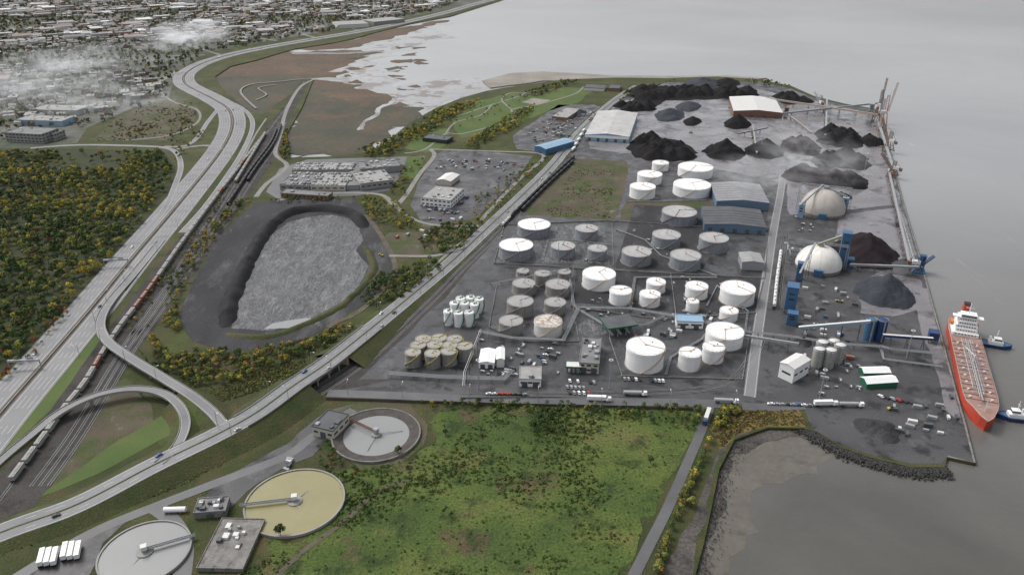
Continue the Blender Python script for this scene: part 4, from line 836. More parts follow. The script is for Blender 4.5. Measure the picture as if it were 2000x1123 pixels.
def tug(label,x,y,ang):
    b=P(x,y,-2); t=thing('tugboat',label,'tugboat',(b.x,b.y,-2),ang); st_=[(-11,.8),(-9,1),(4,1),(8,.72),(10.5,.3),(11.5,.03)]; mb=MB(); vs=[]
    for z,k in ((-.5,.9),(2.6,1)):
        for y_,w in st_: vs.append((-4.2*w*k,y_,z+(.8 if y_>7 and z>0 else 0)))
        for y_,w in st_[::-1]: vs.append((4.2*w*k,y_,z+(.8 if y_>7 and z>0 else 0)))
    mb.add(vs,[(i,(i+1)%12,12+(i+1)%12,12+i) for i in range(12)]); hu=mb.build('hull','navy',t)
    mb=MB(); mb.add([(v[0],v[1],v[2]-.4) for v in vs[12:]],[(i,i+1,10-i,11-i) for i in range(5)]); mb.build('deck','blue',t)
    mb=MB(); mb.box((0,0,2.2),(5.4,10,2.6)); mb.box((0,1,4.8),(4.2,5,2.6)); dh=mb.build('deckhouse','white',t)
    mb=MB(); mb.box((0,1.2,5.9),(4.3,5.1,1)); mb.build('wheelhouse_window','glass',dh); mb=MB(); mb.tube((0,0,7.3),(0,0,14),.25); mb.beam((-1.5,0,11),(1.5,0,11),.2,.2); mb.build('mast','white',t)
    for s in (-1,1): mb=MB(); mb.cyl((s*1.6,-4,4.8),.7,2.6,10); mb.build('funnel','white',t)
    for k in range(5):
        for s in (-1,1): mb=MB(); mb.cyl((s*4.3,-8+k*3.4,.9),.6,1.2,8); mb.build('fender','rubber',hu)
@sec
def tugs():
    tug('blue and white tugboat beside the tanker stern',1942,676,math.radians(-112)); tug('blue tugboat pushing near the tanker bow at the right edge',1982,818,math.radians(78))
def loader(label,x,y,h,bl,ang,mat,up=.6,mm=None):
    b=P(x,y); t=thing('ship_loader',label,'crane',(b.x,b.y,.15),ang)
    mb=MB()
    for sx in (-1,1):
        for sy in (-1,1): mb.beam((sx*6,sy*6,0),(sx*2.5,sy*2.5,h*.5),.8,.8)
        mb.beam((sx*6,-6,1),(sx*6,6,1),.8,1)
    for z in (.15,.3,.5):
        q=6-3.5*z*2; mb.beam((-q,-q,h*z),(q,-q,h*z),.4,.4); mb.beam((-q,q,h*z),(q,q,h*z),.4,.4); mb.beam((-q,-q,h*z),(-q,q,h*z),.4,.4); mb.beam((q,-q,h*z),(q,q,h*z),.4,.4)
    mb.build('portal',mat,t); mb=MB(); lattice(mb,(0,0,h*.5),(0,0,h),3.4,0,7); mb.build('mast',mm or mat,t)
    mb=MB(); mb.box((0,-3,h*.5),(5,7,3.5)); mb.build('machine_house','offwhite',t)
    mb=MB(); lattice(mb,(0,3,h*.55),(0,3+bl*math.cos(up),h*.55+bl*math.sin(up)),2.0,0,10); bo=mb.build('boom',mat,t)
    mb=MB(); mb.beam((0,0,h),(0,3+bl*.8*math.cos(up),h*.55+bl*.8*math.sin(up)),.25,.25); mb.build('stay_cable','steel_dark',bo)
    mb=MB(); mb.beam((0,0,h),(0,-8,h*.5+3),.25,.25); mb.build('stay_cable','steel_dark',t)
    mb=MB(); mb.box((0,-8.5,h*.42),(3.5,3,3.5)); mb.build('counterweight','rust',t)
@sec
def loaders():
    E=math.radians(-110)
    loader('tall rusty ship loader at the far end of the quay, raised boom',1712,238,50,40,E+1.2,'rust',1.42)
    loader('red and white tall ship loader in front of the farthest one',1722,256,54,44,E,'rustlight',1.45,'red')
    loader('slender grey ship loader between the two tall rusty ones',1716,248,44,34,E-2,'steel',1.35)
    loader('rusty quay crane with slanted boom midway along the coal quay',1734,296,28,32,E+2.6,'rust',1.1)
    loader('rusty quay crane nearest the mist beside the coal quay',1742,345,20,22,E+2.8,'rust',.8)
    loader('steel crane standing among the far conveyors',1600,215,24,28,E+2,'steel',.4)
    loader('small blue grey loader at the quay near the end of the pipe bundle',1792,530,14,12,E,'blue',.9)
def mast(label,x,y,h):
    b=P(x,y); t=thing('light_mast',label,'light mast',(b.x,b.y,.1)); mb=MB(); mb.cyl((0,0,0),.4,h,8,r2=.2); mb.build('pole','steel',t); mb=MB(); mb.ring((0,0,h-.5),1.3,.4,.5,10); mb.build('lamp_ring','offwhite',t)
for x,y,l in ((1485,300,'behind the far tanks'),(1527,520,'beside the quay road siding'),(1688,335,'between the quay side coal heaps'),(1600,780,'above the row of parked trucks'),(1190,760,'in the tank farm car park'),(1620,235,'in the far coal yard'),(935,760,'by the tall white pipe bridge'),(1090,520,'behind the tan tanks'),(1770,700,'on the open dock beside the tents')): mast('tall slim light mast '+l,x,y,24)
def lampproto():
    t=thing('street_lamp','x','street lamp'); mb=MB(); mb.cyl((0,0,0),.22,10,6,r2=.14); mb.build('pole','steel',t); mb=MB(); mb.beam((0,0,9.9),(2.4,0,10.5),.16,.16); am=mb.build('arm','steel',t); mb=MB(); mb.box((2.9,0,10.4),(1.3,.5,.25)); mb.build('lamp_head','offwhite',am); return Placer(t)
LP=lampproto()
def lamps(L,off,gap,label,group,i0=0,i1=1):
    S=sides(L); acc=gap/2; n=len(L)
    for i in range(int(n*i0),int(n*i1)-1):
        acc+=(L[i+1]-L[i]).length
        if acc>gap: acc=0; p=L[i]+S[i]*off; LP.put((p.x,p.y,max(0,p.z)),math.atan2(-S[i].y*(1 if off>0 else -1),-S[i].x*(1 if off>0 else -1)),label,group)
@sec
def alllamps():
    lamps(BL,8.7,42,'grey street lamp on the far side of the boulevard','street lamps along the boulevard',.12,.9)
    lamps(BL,-8.7,42,'grey street lamp on the camera side of the boulevard','street lamps along the near edge of the boulevard',.12,.5)
    lamps(HL,22.5,60,'tall street lamp along the railway side of the highway','street lamps on the railway side of the highway',.05,.45)
    lamps(RA,4.1,40,'street lamp on the curving exit ramp','street lamps on the exit ramp',.2,.9)
    lamps(spline([(640,760),(1100,778),(1560,785)],8),5.5,38,'street lamp along the port street','street lamps along the port street')
def gantry(label,x,y,span,ang):
    b=P(x,y); t=thing('sign_gantry',label,'sign gantry',(b.x,b.y,.1),ang)
    for s in (0,span): mb=MB(); mb.cyl((s,0,0),.4,7.5,8); mb.build('post','steel',t)
    mb=MB(); lattice(mb,(0,0,7.2),(span,0,7.2),1.1,0,14); tr=mb.build('truss','silver',t)
    mb=MB(); mb.box((span*.7,.9,6),(5,.2,3)); mb.build('sign_panel','steel',tr); mb=MB(); mb.box((span*.3,.9,6),(4,.2,2.6)); mb.build('sign_panel','green',tr)
@sec
def gantries():
    i=near(HL,P(60,740)); d=sides(HL)[i]
    gantry('steel truss sign gantry over the near left carriageway',20,722,22,math.atan2(d.y,d.x)); gantry('steel truss sign gantry over the highway beside the wood',205,522,22,math.atan2(d.y,d.x))
def car(cm,cn):
    mb=MB(); prof=[(-2.2,.35),(-2.25,.85),(-1.9,.95),(-1.35,1.42),(.35,1.45),(1.0,.98),(2.1,.8),(2.25,.35)]; w=.88
    vs=[(-w*(.8 if z>1.2 else 1),y,z) for y,z in prof]+[(w*(.8 if z>1.2 else 1),y,z) for y,z in prof]; n=8
    mb.add(vs,[tuple(range(n)),tuple(range(2*n-1,n-1,-1))],0)
    for i in range(n-1): mb.add([vs[i],vs[i+1],vs[n+i+1],vs[n+i]],[(3,2,1,0)],1 if i in (2,4) else 0)
    for s in (-1,1): mb.add([(s*.895,-1.6,.98),(s*.895,.8,.98),(s*.74,.3,1.38),(s*.74,-1.25,1.38)],[(0,1,2,3)],1)
    for y in (-1.4,1.4):
        for s in (-1,1): mb.tube((s*.7,y,.33),(s*.92,y,.33),.33,8,2)
    o=mb.build('parked_car',[cm,'glass','rubber']); tag(o,'x','car'); return Placer(o)
pm('car_red',(.4,.03,.02),.3,.05); pm('car_blue',(.03,.08,.25),.3,.05); pm('car_dark',(.03,.032,.036),.3,.05)
CARS=[(car('white','white'),'white'),(car('silver','silver'),'silver'),(car('car_dark','dark'),'dark'),(car('car_red','red'),'red'),(car('car_blue','blue'),'blue'),(car('steel','grey'),'grey')]
def putcar(p,a,where,group,z=.25):
    c,n=R.choices(CARS,(4,3,3,1.3,1,2))[0]; c.put((p.x,p.y,z),a,n+' car '+where,group)
def carrow(x0,y0,x1,y1,n,ang,where,group,fill=.85):
    A,B=P(x0,y0),P(x1,y1)
    for i in range(n):
        if R.random()<fill: putcar(A.lerp(B,i/max(1,n-1)),ang+R.uniform(-.04,.04),where,group)
carrow(1220,741,1295,745,11,.1,'parked in the row under the largest white tank','cars parked under the largest tank')
carrow(1113,745,1160,748,7,.15,'parked in front of the brick office','cars in front of the office'); carrow(1108,757,1140,759,5,.15,'in the second row before the brick office','cars in second office row')
carrow(1112,768,1150,769,5,.15,'in the third row before the brick office','cars in third office row'); carrow(1060,700,1085,672,6,1.2,'parked left of the brick office','cars left of the office')
carrow(1025,772,945,770,9,1.5,'parked along the port street fence','cars along the fence')
carrow(1505,790,1580,793,8,1.4,'waiting along the street beside the reed bed','cars by the reed bed')
carrow(1720,775,1790,790,7,.4,'parked on the dock below the tents','cars on the dock')
def inpoly(p,q):
    c=False; n=len(q)
    for i in range(n):
        a,b_=q[i],q[(i+1)%n]
        if (a[1]>p[1])!=(b_[1]>p[1]) and p[0]<(b_[0]-a[0])*(p[1]-a[1])/(b_[1]-a[1])+a[0]: c=not c
    return c
def inside(poly_,n,rng=R):
    out=[]; W=[P(x,y) for x,y in poly_]; wp=[(a.x,a.y) for a in W]; xs=[a[0] for a in wp]; ys=[a[1] for a in wp]; k=0
    while len(out)<n and k<n*60:
        k+=1; p=(rng.uniform(min(xs),max(xs)),rng.uniform(min(ys),max(ys)))
        if inpoly(p,wp): out.append(Vector((p[0],p[1],0)))
    return out
@sec
def carfields():
    for q,n,w in (([(1030,262),(1080,240),(1120,245),(1090,275),(1020,280)],34,'in the far works yard beside the blue shed'),([(860,312),(1010,318),(1000,335),(850,330)],30,'in the long parking strip of the works yard'),([(820,395),(880,400),(900,415),(840,430)],24,'in the yard before the white office'),([(1050,240),(1120,215),(1150,222),(1090,250)],20,'near the flat roofed site office')):
        for p in inside(q,n): putcar(p,GR+R.choice((0,math.pi/2))+R.uniform(-.1,.1),w,'cars '+w)
    for L,offs,n,w in ((HL,(5.8,9.5,13.2,-5.8,-9.5,-13.2),26,'driving on the highway'),(BL,(3,-3,6,-6),12,'driving on the boulevard')):
        S=sides(L)
        for k in range(n):
            i=R.randrange(int(len(L)*.05),int(len(L)*.6)); o=R.choice(offs); p=L[i]+S[i]*o; d=L[i+1]-L[i]; putcar(p,math.atan2(d.y,d.x)-math.pi/2+(math.pi if o<0 else 0),w,'cars '+w,z=p.z+.24 if L is HL else p.z+.1)
def truck(cabm,trm,tankt=False):
    t=thing('truck','x','truck'); mb=MB(); mb.box((0,7,.6),(2.5,2.4,2.6),0,0,.92); mb.box((0,5.3,.5),(2.2,1.4,.6)); cb=mb.build('cab',cabm,t); mb=MB(); mb.box((0,8.17,2),(2.1,.06,.8)); mb.build('windscreen','glass',cb)
    mb=MB()
    if tankt: mb.tube((0,-8,2.3),(0,4.6,2.3),1.25,12)
    else: mb.box((0,-1.7,1.2),(2.6,12.8,2.8))
    mb.build('trailer',trm,t)
    for y in (7.2,3.8,-5,-6.4):
        for s in (-1,1): mb=MB(); mb.tube((s*.9,y,.5),(s*1.28,y,.5),.5,10); mb.build('wheel','rubber',t)
    return Placer(t)
TW,TT,TD_=truck('white','white'),truck('white','silver',True),truck('navy','offwhite')
def tput(pl,x,y,ang,label,group=None): p=P(x,y); pl.put((p.x,p.y,.25),ang,label,group)
@sec
def trucks():
    tput(TT,1418,787,math.radians(-95),'white cab tanker truck on the street beside the gate'); tput(TT,1240,772,math.radians(-93),'silver tanker truck parked by the fence below the largest tank'); tput(TW,1170,783,math.radians(-93),'white box truck on the port street left of the gate')
    tput(TW,1612,792,math.radians(-88),'white box truck at the left of the dock approach line'); tput(TT,1662,794,math.radians(-92),'tanker truck in the middle of the dock approach line')
    tput(TD_,1380,818,ang(1388,790,1370,840),'blue cab truck leaving by the narrow lane')
    for k in range(5): tput(TW,1120+k*5,294-k*9,math.radians(-20),'white box truck parked beside the blue fronted warehouse','trucks beside the far warehouse')
    t=thing('box_trailer','x','trailer'); mb=MB(); mb.box((0,0,1.2),(2.5,11,2.6)); mb.build('box','white',t)
    for y in (-3.8,-5): mb=MB(); mb.tube((-1.2,y,.5),(1.2,y,.5),.5,10); mb.build('axle','rubber',t)
    mb=MB(); mb.box((0,4,0),(1.6,.3,1.2)); mb.build('landing_leg','steel',t); TR=Placer(t)
    a=ang(84,1107,92,1075)
    for k,(x,y) in enumerate(((83,1094),(96,1093),(109,1092),(128,1082),(141,1081),(154,1080))): p=P(x,y); TR.put((p.x,p.y,.2),a,['white box trailer at the far left of the lower left six','second white box trailer from the left edge','third white box trailer, right end of the first trio','fourth white box trailer, first of the right trio','fifth white box trailer, middle of the right trio','rightmost white box trailer in the lower left six'][k],None)
    t=thing('storage_cylinder','white horizontal cylinder tank beside the filter annex','storage tank',P(343,1000)+Vector((0,0,.1)),math.radians(2)); mb=MB(); mb.tube((-6,0,2),(6,0,2),1.5,14); mb.build('vessel','white',t)
    for x in (-3,3): mb=MB(); mb.box((x,0,0),(.6,2,1.4)); mb.build('saddle','concrete',t)
def cont(mat): 
    mb=MB(); mb.box((0,0,0),(2.5,6.1,2.6))
    for k in range(9): 
        for s in (-1,1): mb.box((s*1.26,-2.8+k*.7,.1),(.06,.25,2.4))
    for sx in (-1,1):
        for sy in (-1,1): mb.box((sx*1.2,sy*3,0),(.2,.2,2.65))
    o=mb.build('shipping_container',mat); tag(o,'x','container'); return Placer(o)
@sec
def containers():
    CT=[(cont('container'),'rust brown'),(cont('offwhite'),'white'),(cont('blue'),'blue'),(cont('steel'),'grey'),(cont('steel_dark'),'dark')]
    for q,n,w in (([(870,315),(960,310),(950,325),(860,330)],10,'in the parking strip of the works yard'),([(1050,262),(1130,225),(1180,210),(1120,270)],34,'in the far works yard'),([(1570,640),(1660,640),(1660,700),(1640,740),(1560,745)],14,'on the dock near the silos'),([(1720,800),(1860,770),(1880,860),(1760,860)],18,'on the dock corner near the tanker bow'),([(1540,660),(1600,620),(1650,640)],6,'beside the blue conveyor'),([(1240,650),(1330,640),(1330,660),(1240,660)],12,'behind the largest white tank'),([(860,400),(920,380),(900,430),(850,435)],16,'in the yard behind the white office'),([(760,450),(850,440),(840,470),(770,470)],8,'on the lot beside the basin'),([(540,900),(580,890),(560,920)],4,'beside the round basins'),([(960,690),(1100,690),(1060,735),(960,725)],9,'in the lower tank farm'),([(1300,615),(1400,600),(1400,635),(1310,640)],10,'by the middle pipe rack'),([(1540,560),(1660,560),(1680,620),(1570,625)],14,'between the white dome and the long blue conveyor')):
        for p in inside(q,n): c,nm=R.choices(CT,(1,2,.6,4,4))[0]; c.put((p.x,p.y,.2),GR+R.choice((0,math.pi/2))+R.uniform(-.15,.15),nm+' container '+w,'containers '+w,R.uniform(.55,.95))
@sec
def skids():
    t=thing('pump_skid','x','pump unit'); mb=MB(); mb.box((0,0,0),(3,4,.3)); mb.build('base_frame','steel_dark',t); mb=MB(); mb.tube((0,-1.4,1.1),(0,1.4,1.1),.6,10); mb.build('vessel','offwhite',t)
    mb=MB(); mb.box((-1,1,.3),(.9,1.2,1.6)); mb.build('cabinet','steel',t); mb=MB(); mb.tube((1,-2,.7),(1,2,.7),.15,6); mb.build('pipe','steel',t); S_=Placer(t)
    for q,n,w in (([(940,665),(1100,680),(1100,740),(930,735)],22,'in the lower tank farm'),([(1125,600),(1320,620),(1320,660),(1200,650)],20,'beside the middle pipe racks'),([(980,440),(1180,440),(1185,510),(975,508)],12,'among the left grey tanks'),([(1210,440),(1410,450),(1380,530),(1210,520)],14,'among the right grey tanks'),([(1130,530),(1470,552),(1460,605),(1130,590)],18,'among the middle white tanks'),([(1545,420),(1600,440),(1570,480),(1540,470)],8,'between the two domes'),([(1560,720),(1680,700),(1680,770),(1560,780)],14,'on the dock around the silos')):
        for p in inside(q,n): S_.put((p.x,p.y,.2),GR+R.choice((0,math.pi/2)),'small grey pump unit '+w,'pump units '+w,R.uniform(.6,1.2))
@sec
def diggers():
    t=thing('wheel_loader','x','wheel loader'); mb=MB(); mb.box((0,-1.5,1),(2.4,3.4,1.3)); mb.box((0,1.4,1),(1.5,2.4,.9)); mb.build('body','yellow',t); mb=MB(); mb.box((0,0,2.3),(1.6,1.6,1.5)); mb.build('cab','glass',t)
    mb=MB(); mb.box((0,4.2,.3),(3,1.1,1.3)); mb.beam((0,1.5,1.8),(0,4,.9),.5,.4); mb.build('bucket','yellow',t)
    for y in (-1.8,1.9):
        for s in (-1,1): mb=MB(); mb.tube((s*.95,y,.85),(s*1.5,y,.85),.85,10); mb.build('wheel','rubber',t)
    WL=Placer(t)
    for x,y,l in ((1470,270,'between the two coal cones'),(1535,335,'before the brown ore heap'),(1640,590,'left of the blue grey gravel cone'),(1350,260,'in the wet coal yard'),(1740,800,'on the dock corner'),(745,500,'at the edge of the basin')): p=P(x,y); WL.put((p.x,p.y,.2),R.uniform(0,6),'yellow wheel loader '+l,None,.8)
mb=MB(); L=[P(x,y) for x,y in ((1716,214),(1722,232),(1748,330),(1768,405),(1797,500),(1815,565),(1840,655),(1868,760),(1888,830),(1907,905),(1850,893))]; wallstrip(mb,L,1.0,1.2,.5,-.1); tag(mb.build('quay_edge','concrete_old'),'long concrete coping along the river quay','quay')
mb=MB(); L=spl([P(x,y) for x,y in ((640,772),(800,777),(1000,783),(1200,787),(1350,792))],8); wallstrip(mb,[p-Vector((0,5.5,0)) for p in L],0,.25,2.0,.1); tag(mb.build('street_fence','dirt'),'long brownish fence along the green field side of the port street','fence')
def rocks(name,pts,w,n,size,zf,label):
    L=spl([P(x,y) for x,y in pts],2); S=sides(L); V=[];FA=[];C_=[]
    oc=np.array([(1,0,0),(0,1,0),(-1,0,0),(0,-1,0),(0,0,.8),(0,0,-.8)],float); tf=np.array([(0,1,4),(1,2,4),(2,3,4),(3,0,4),(1,0,5),(2,1,5),(3,2,5),(0,3,5)])
    for k in range(n):
        i=R.randrange(len(L)-1); o=R.gauss(0,.5); o=max(-1.2,min(1.2,o)); p=L[i].lerp(L[i+1],R.random())+S[i]*o*w+Vector((R.uniform(-1.5,1.5),R.uniform(-1.5,1.5),0)); s=R.uniform(.4,1)*size; a=R.uniform(0,6.3); q=oc*s*(1+.18*N.randn(6,3)); ca,sa=math.cos(a),math.sin(a)
        q=np.stack([q[:,0]*ca-q[:,1]*sa,q[:,0]*sa+q[:,1]*ca,q[:,2]],1)+np.array([p.x,p.y,zf(o)]); V.append(q); FA.append(tf+k*6); c=R.uniform(.02,.075); C_.append(np.full((6,3),c)*np.array([1,.98,.95]))
    o=np_mesh(name,np.concatenate(V),np.concatenate(FA),np.concatenate(C_),'leaf'); tag(o,label,'rocks',kind='stuff')
@sec
def allrocks():
    rocks('riprap',[(1575,832),(1600,848),(1640,872),(1700,895),(1780,914),(1848,912)],7,5200,.9,lambda o:-.6-abs(o)*.5,'dark riprap boulders piled round the dock corner')
    rocks('shore_rocks',[(1440,860),(1405,915),(1388,1000),(1370,1070),(1345,1150)],9,1500,.5,lambda o:-1.2,'scattered dark stones along the muddy shore')
PAL={'dg':(.036,.06,.02),'g':(.06,.092,.027),'ol':(.105,.11,.036),'y':(.32,.25,.04),'o':(.24,.14,.04),'r':(.17,.05,.03),'yg':(.17,.18,.042),'br':(.115,.08,.045),'fg':(.06,.092,.024),'fl':(.085,.11,.033)}
def cloud(Cc,Rr,n,ls,cols,tight=.25):
    k=len(Cc); T_=k*n; d=N.randn(T_,3); d/=np.linalg.norm(d,axis=1)[:,None]; d[:,2]=np.where(d[:,2]<-.35,-d[:,2],d[:,2])
    rad=(1-tight+tight*N.rand(T_))*(1+.14*np.sin(d[:,0]*5+np.repeat(N.rand(k)*6,n))*np.cos(d[:,1]*4+d[:,2]*3))
    p=np.repeat(Cc,n,0)+d*rad[:,None]*np.repeat(Rr,n,0)
    nn=d+N.randn(T_,3)*.32; nn/=np.linalg.norm(nn,axis=1)[:,None]; t=np.cross(nn,N.randn(T_,3)); t/=np.linalg.norm(t,axis=1)[:,None]; b_=np.cross(nn,t)
    s=np.repeat(ls,n)*(.6+.7*N.rand(T_)); t*=s[:,None]; b_*=(s*.75)[:,None]
    V=np.stack([p-t-b_*.6,p+t*.8-b_,p+t+b_*.7,p-t*.7+b_],1).reshape(-1,3); FA=np.arange(T_*4).reshape(-1,4)
    c=np.repeat(cols,n,0)*(.75+.5*N.rand(T_))[:,None]; c=np.repeat(c,4,0); return V,FA,c
def treeproto(key):
    t=thing('tree','x','tree'); mb=MB(); mb.cyl((0,0,0),.28,4.5,6,r2=.16); 
    for k in range(4): a=k*1.6; mb.tube((0,0,3.2+k*.3),(1.9*math.cos(a),1.9*math.sin(a),5.8+k*.3),.1,4)
    mb.build('trunk','bark',t)
    cs=np.array([(0,0,6.0),(1.5,.6,5.2),(-1.3,1.0,5.5),(.2,-1.6,5.0),(-.6,-.4,7.0),(.9,-.5,6.6)])
    rs=np.array([(2.5,2.5,2.3),(1.9,1.9,1.7),(1.8,1.8,1.8),(1.9,1.9,1.6),(1.6,1.6,1.5),(1.4,1.4,1.3)])
    col=np.array([PAL[key]]*6)*(.75+.5*N.rand(6,1)); V,FA,c=cloud(cs,rs,50,np.full(6,.52),col,.4); np_mesh('crown',V,FA,c,'leaf',t); return Placer(t)
NAMES={'dg':'dark green','g':'green','ol':'olive green','y':'golden yellow','o':'orange','r':'red','yg':'yellow green','br':'brown'}
TP={k:[treeproto(k),treeproto(k)] for k in NAMES}
def plant(p,key,sc,where): R.choice(TP[key]).put((p.x,p.y,p.z),R.uniform(0,6.3),NAMES[key]+' leafy tree '+where,'trees '+where,sc)
def pick(w): return R.choices(list(w),list(w.values()))[0]
MASS=[]
def mass(p,key,sc,n=1): MASS.append((p.x,p.y,p.z,sc,PAL[key]))
FOR={'dg':3,'g':4.5,'ol':4,'y':2.2,'o':.4,'yg':3.2,'r':.06,'br':.4}
@sec
def forest():
    fpoly=[(-260,300),(140,300),(315,300),(338,335),(322,380),(240,480),(150,585),(0,722),(-200,880)]
    pts=inside(fpoly,3600); pts.sort(key=lambda p:p.y); vis=0
    for p in pts:
        q=noise.noise(Vector((p.x*.01,p.y*.01,0))); w=dict(FOR); d=p.y*cT+H*sT
        px_=1000+F*p.x/d; py_=561.5-F*((-H)*cT+p.y*sT)/d
        if 110<px_<245 and 298<py_<335 and R.random()<.85: continue
        if q>.08: w['y']*=3;w['yg']*=2
        if q<-.12: w['dg']*=2.5;w['y']*=.25;w['o']*=.2
        k=pick(w); sc=R.uniform(.65,1.15)
        if px_>-15 and vis<110 and R.random()<.35: vis+=1; plant(p,k,sc,'in the wood left of the highway')
        else: mass(p,k,sc)
def belt(q,n,w,where,ind=0,sc=(.6,1.0)):
    for i,p in enumerate(inside(q,n)):
        k=pick(w); s=R.uniform(*sc)
        if i<ind: plant(p,k,s,where)
        else: mass(p,k,s)
AU={'y':2.6,'yg':3,'o':.7,'ol':3,'g':3,'dg':1.5,'r':.1,'br':.5}
@sec
def belts():
    belt([(290,640),(330,700),(400,690),(480,690),(600,670),(660,640),(700,640),(640,680),(520,720),(470,745),(380,755),(300,720)],380,AU,'below the dark basin',22,(.35,.85))
    belt([(370,490),(450,400),(500,385),(440,440),(380,530),(345,600),(355,660),(320,640),(330,570)],220,AU,'between the railway and the basin',12,(.35,.75))
    belt([(735,545),(850,505),(860,530),(790,580),(740,605),(705,590)],180,{'g':3,'dg':3,'ol':2,'yg':1,'o':.3},'between the basin and the boulevard',12,(.45,.85))
    belt([(560,245),(568,305),(555,320),(545,300)],50,AU,'on the marsh edge',3,(.5,.9))
    belt([(690,300),(790,262),(850,222),(920,200),(950,190),(900,225),(850,255),(800,285),(740,312)],380,{'y':3.4,'yg':2,'g':2,'ol':2.5,'dg':1,'o':.5},'along the park shore',16,(.5,1.1))
    belt([(900,290),(1000,225),(1050,205),(1010,250),(960,275),(930,292)],220,{'y':2,'ol':3,'g':2,'o':.8,'yg':2},'on the park slope',10,(.5,.95))
    belt([(880,235),(930,205),(1000,185),(1040,190),(960,230),(900,262)],40,{'y':1,'ol':2,'g':2,'yg':1},'scattered on the park lawn',6,(.4,.8))
    belt([(1020,185),(1100,160),(1130,160),(1060,190)],80,{'dg':2,'g':2,'y':1,'ol':2},'near the far beach',4,(.6,1))
    belt([(1200,205),(1225,180),(1300,160),(1320,158),(1260,180)],60,{'dg':1,'g':2,'ol':2,'br':1},'behind the far coal heaps',3,(.5,.8))
    belt([(1440,158),(1490,155),(1550,172),(1500,172)],50,{'dg':1,'g':2,'ol':2,'br':2},'along the far shore of the coal yard',3,(.4,.7))
    belt([(700,385),(770,395),(830,450),(800,455),(720,430)],140,{'y':2.6,'yg':2,'o':1,'g':2,'ol':2},'between the works yard and the basin',7,(.4,.8))
    belt([(820,470),(870,440),(935,445),(900,490),(830,500)],130,{'g':2,'dg':2,'o':.5,'yg':1},'beside the boulevard embankment',6,(.5,.85))
    belt([(930,380),(1010,330),(1075,310),(1000,385),(940,440),(915,430)],120,AU,'between the works yard and the boulevard',6,(.35,.7))
    belt([(520,395),(560,385),(700,388),(640,395),(560,400)],40,AU,'between the treatment works and the basin',4,(.35,.7))
    belt([(770,350),(790,330),(830,310),(810,350),(785,390),(760,384)],40,{'y':1.5,'g':2,'ol':2,'o':.6},'beside the treatment works lawn',7,(.5,.8))
    belt([(820,785),(1360,795),(1390,800),(1350,840),(1200,815),(1000,805),(840,800)],150,{'g':3,'dg':3,'ol':2,'yg':1,'y':.2},'along the fence of the port street',16,(.3,.6))
    belt([(1030,805),(1110,805),(1110,850),(1040,850)],36,{'dg':4,'g':2},'in the dark thicket of the field',6,(.5,.9))
    belt([(1405,800),(1450,800),(1430,820),(1385,860),(1350,960),(1310,1040),(1290,1123),(1275,1123),(1335,960),(1392,850)],170,{'g':2,'yg':3,'y':1.2,'o':.8,'ol':2.5},'along the muddy shore lane',18,(.3,.75))
    belt([(610,880),(640,862),(665,900),(700,922),(780,912),(700,940),(640,930)],26,{'r':.8,'dg':2,'g':3,'o':.5},'in front of the drained round basin',6,(.35,.6))
    belt([(0,620),(150,600),(40,735),(0,745)],60,{'r':1,'o':1,'y':2,'g':2},'at the highway edge of the wood',6,(.4,.8))
    belt([(330,260),(380,250),(420,260),(360,300),(340,330)],30,AU,'in the interchange',3,(.5,.9))
    belt([(470,330),(450,360),(400,430),(350,500),(300,560),(250,640),(262,650),(360,515),(420,430)],80,{'g':2,'ol':2,'yg':2,'y':.6},'on the verge of the highway',6,(.3,.6))
    for x,y,s,k in ((548,1048,1.0,'dg'),(778,888,.8,'g'),(1270,905,.7,'g'),(1335,980,1,'ol'),(1350,990,.9,'yg'),(1070,830,1.1,'dg'),(870,850,.6,'dg'),(935,790,.7,'dg'),(1500,165,1.1,'dg'),(1515,168,1.0,'g'),(880,1010,.5,'g'),(720,1010,.6,'dg'),(680,985,.6,'dg')): plant(P(x,y),k,s,'standing alone in the field or lawn')
@sec
def massbuild():
    A=np.array([m_[:4] for m_ in MASS]); CC=np.array([m_[4] for m_ in MASS])
    Cc=A[:,:3]+np.stack([0*A[:,3],0*A[:,3],4.6*A[:,3]],1); Rr=np.stack([3.0*A[:,3],3.0*A[:,3],3.4*A[:,3]],1)
    V,FA,c=cloud(Cc,Rr,66,.70*A[:,3],CC*(.75+.5*N.rand(len(CC),1)))
    tag(np_mesh('woodland',V,FA,c,'leaf'),'dense autumn woodland mass of green, yellow and orange crowns beyond the single trees','woodland',kind='stuff')
def scrub(q,n,w,label,size=(.6,2.2),cut=-.12,keep=.15):
    ps=inside(q,n); A=[];C_=[]
    for p in ps:
        nn=noise.fractal(Vector((p.x*.018,p.y*.018,2)),1,2,4)
        if nn<cut and R.random()>keep: continue
        k=pick(w); A.append((p.x,p.y,R.uniform(*size)*(.8+1.1*max(0,nn)))); C_.append(PAL[k])
    A=np.array(A); V,FA,c=cloud(np.stack([A[:,0],A[:,1],A[:,2]*.25],1),np.stack([A[:,2],A[:,2],A[:,2]*.6],1),16,A[:,2]*.38,np.array(C_)*(.7+.5*N.rand(len(C_),1)),.4)
    tag(np_mesh('scrub',V,FA,c,'leaf'),label,'shrubs',kind='stuff')
fieldp=[(640,930),(800,900),(850,850),(850,800),(1000,798),(1355,800),(1370,830),(1330,900),(1285,985),(1225,1120),(1180,1190),(420,1190),(500,1130),(520,1060),(610,1045),(680,980)]
poly('field',fieldp,.12,'field',9,4)
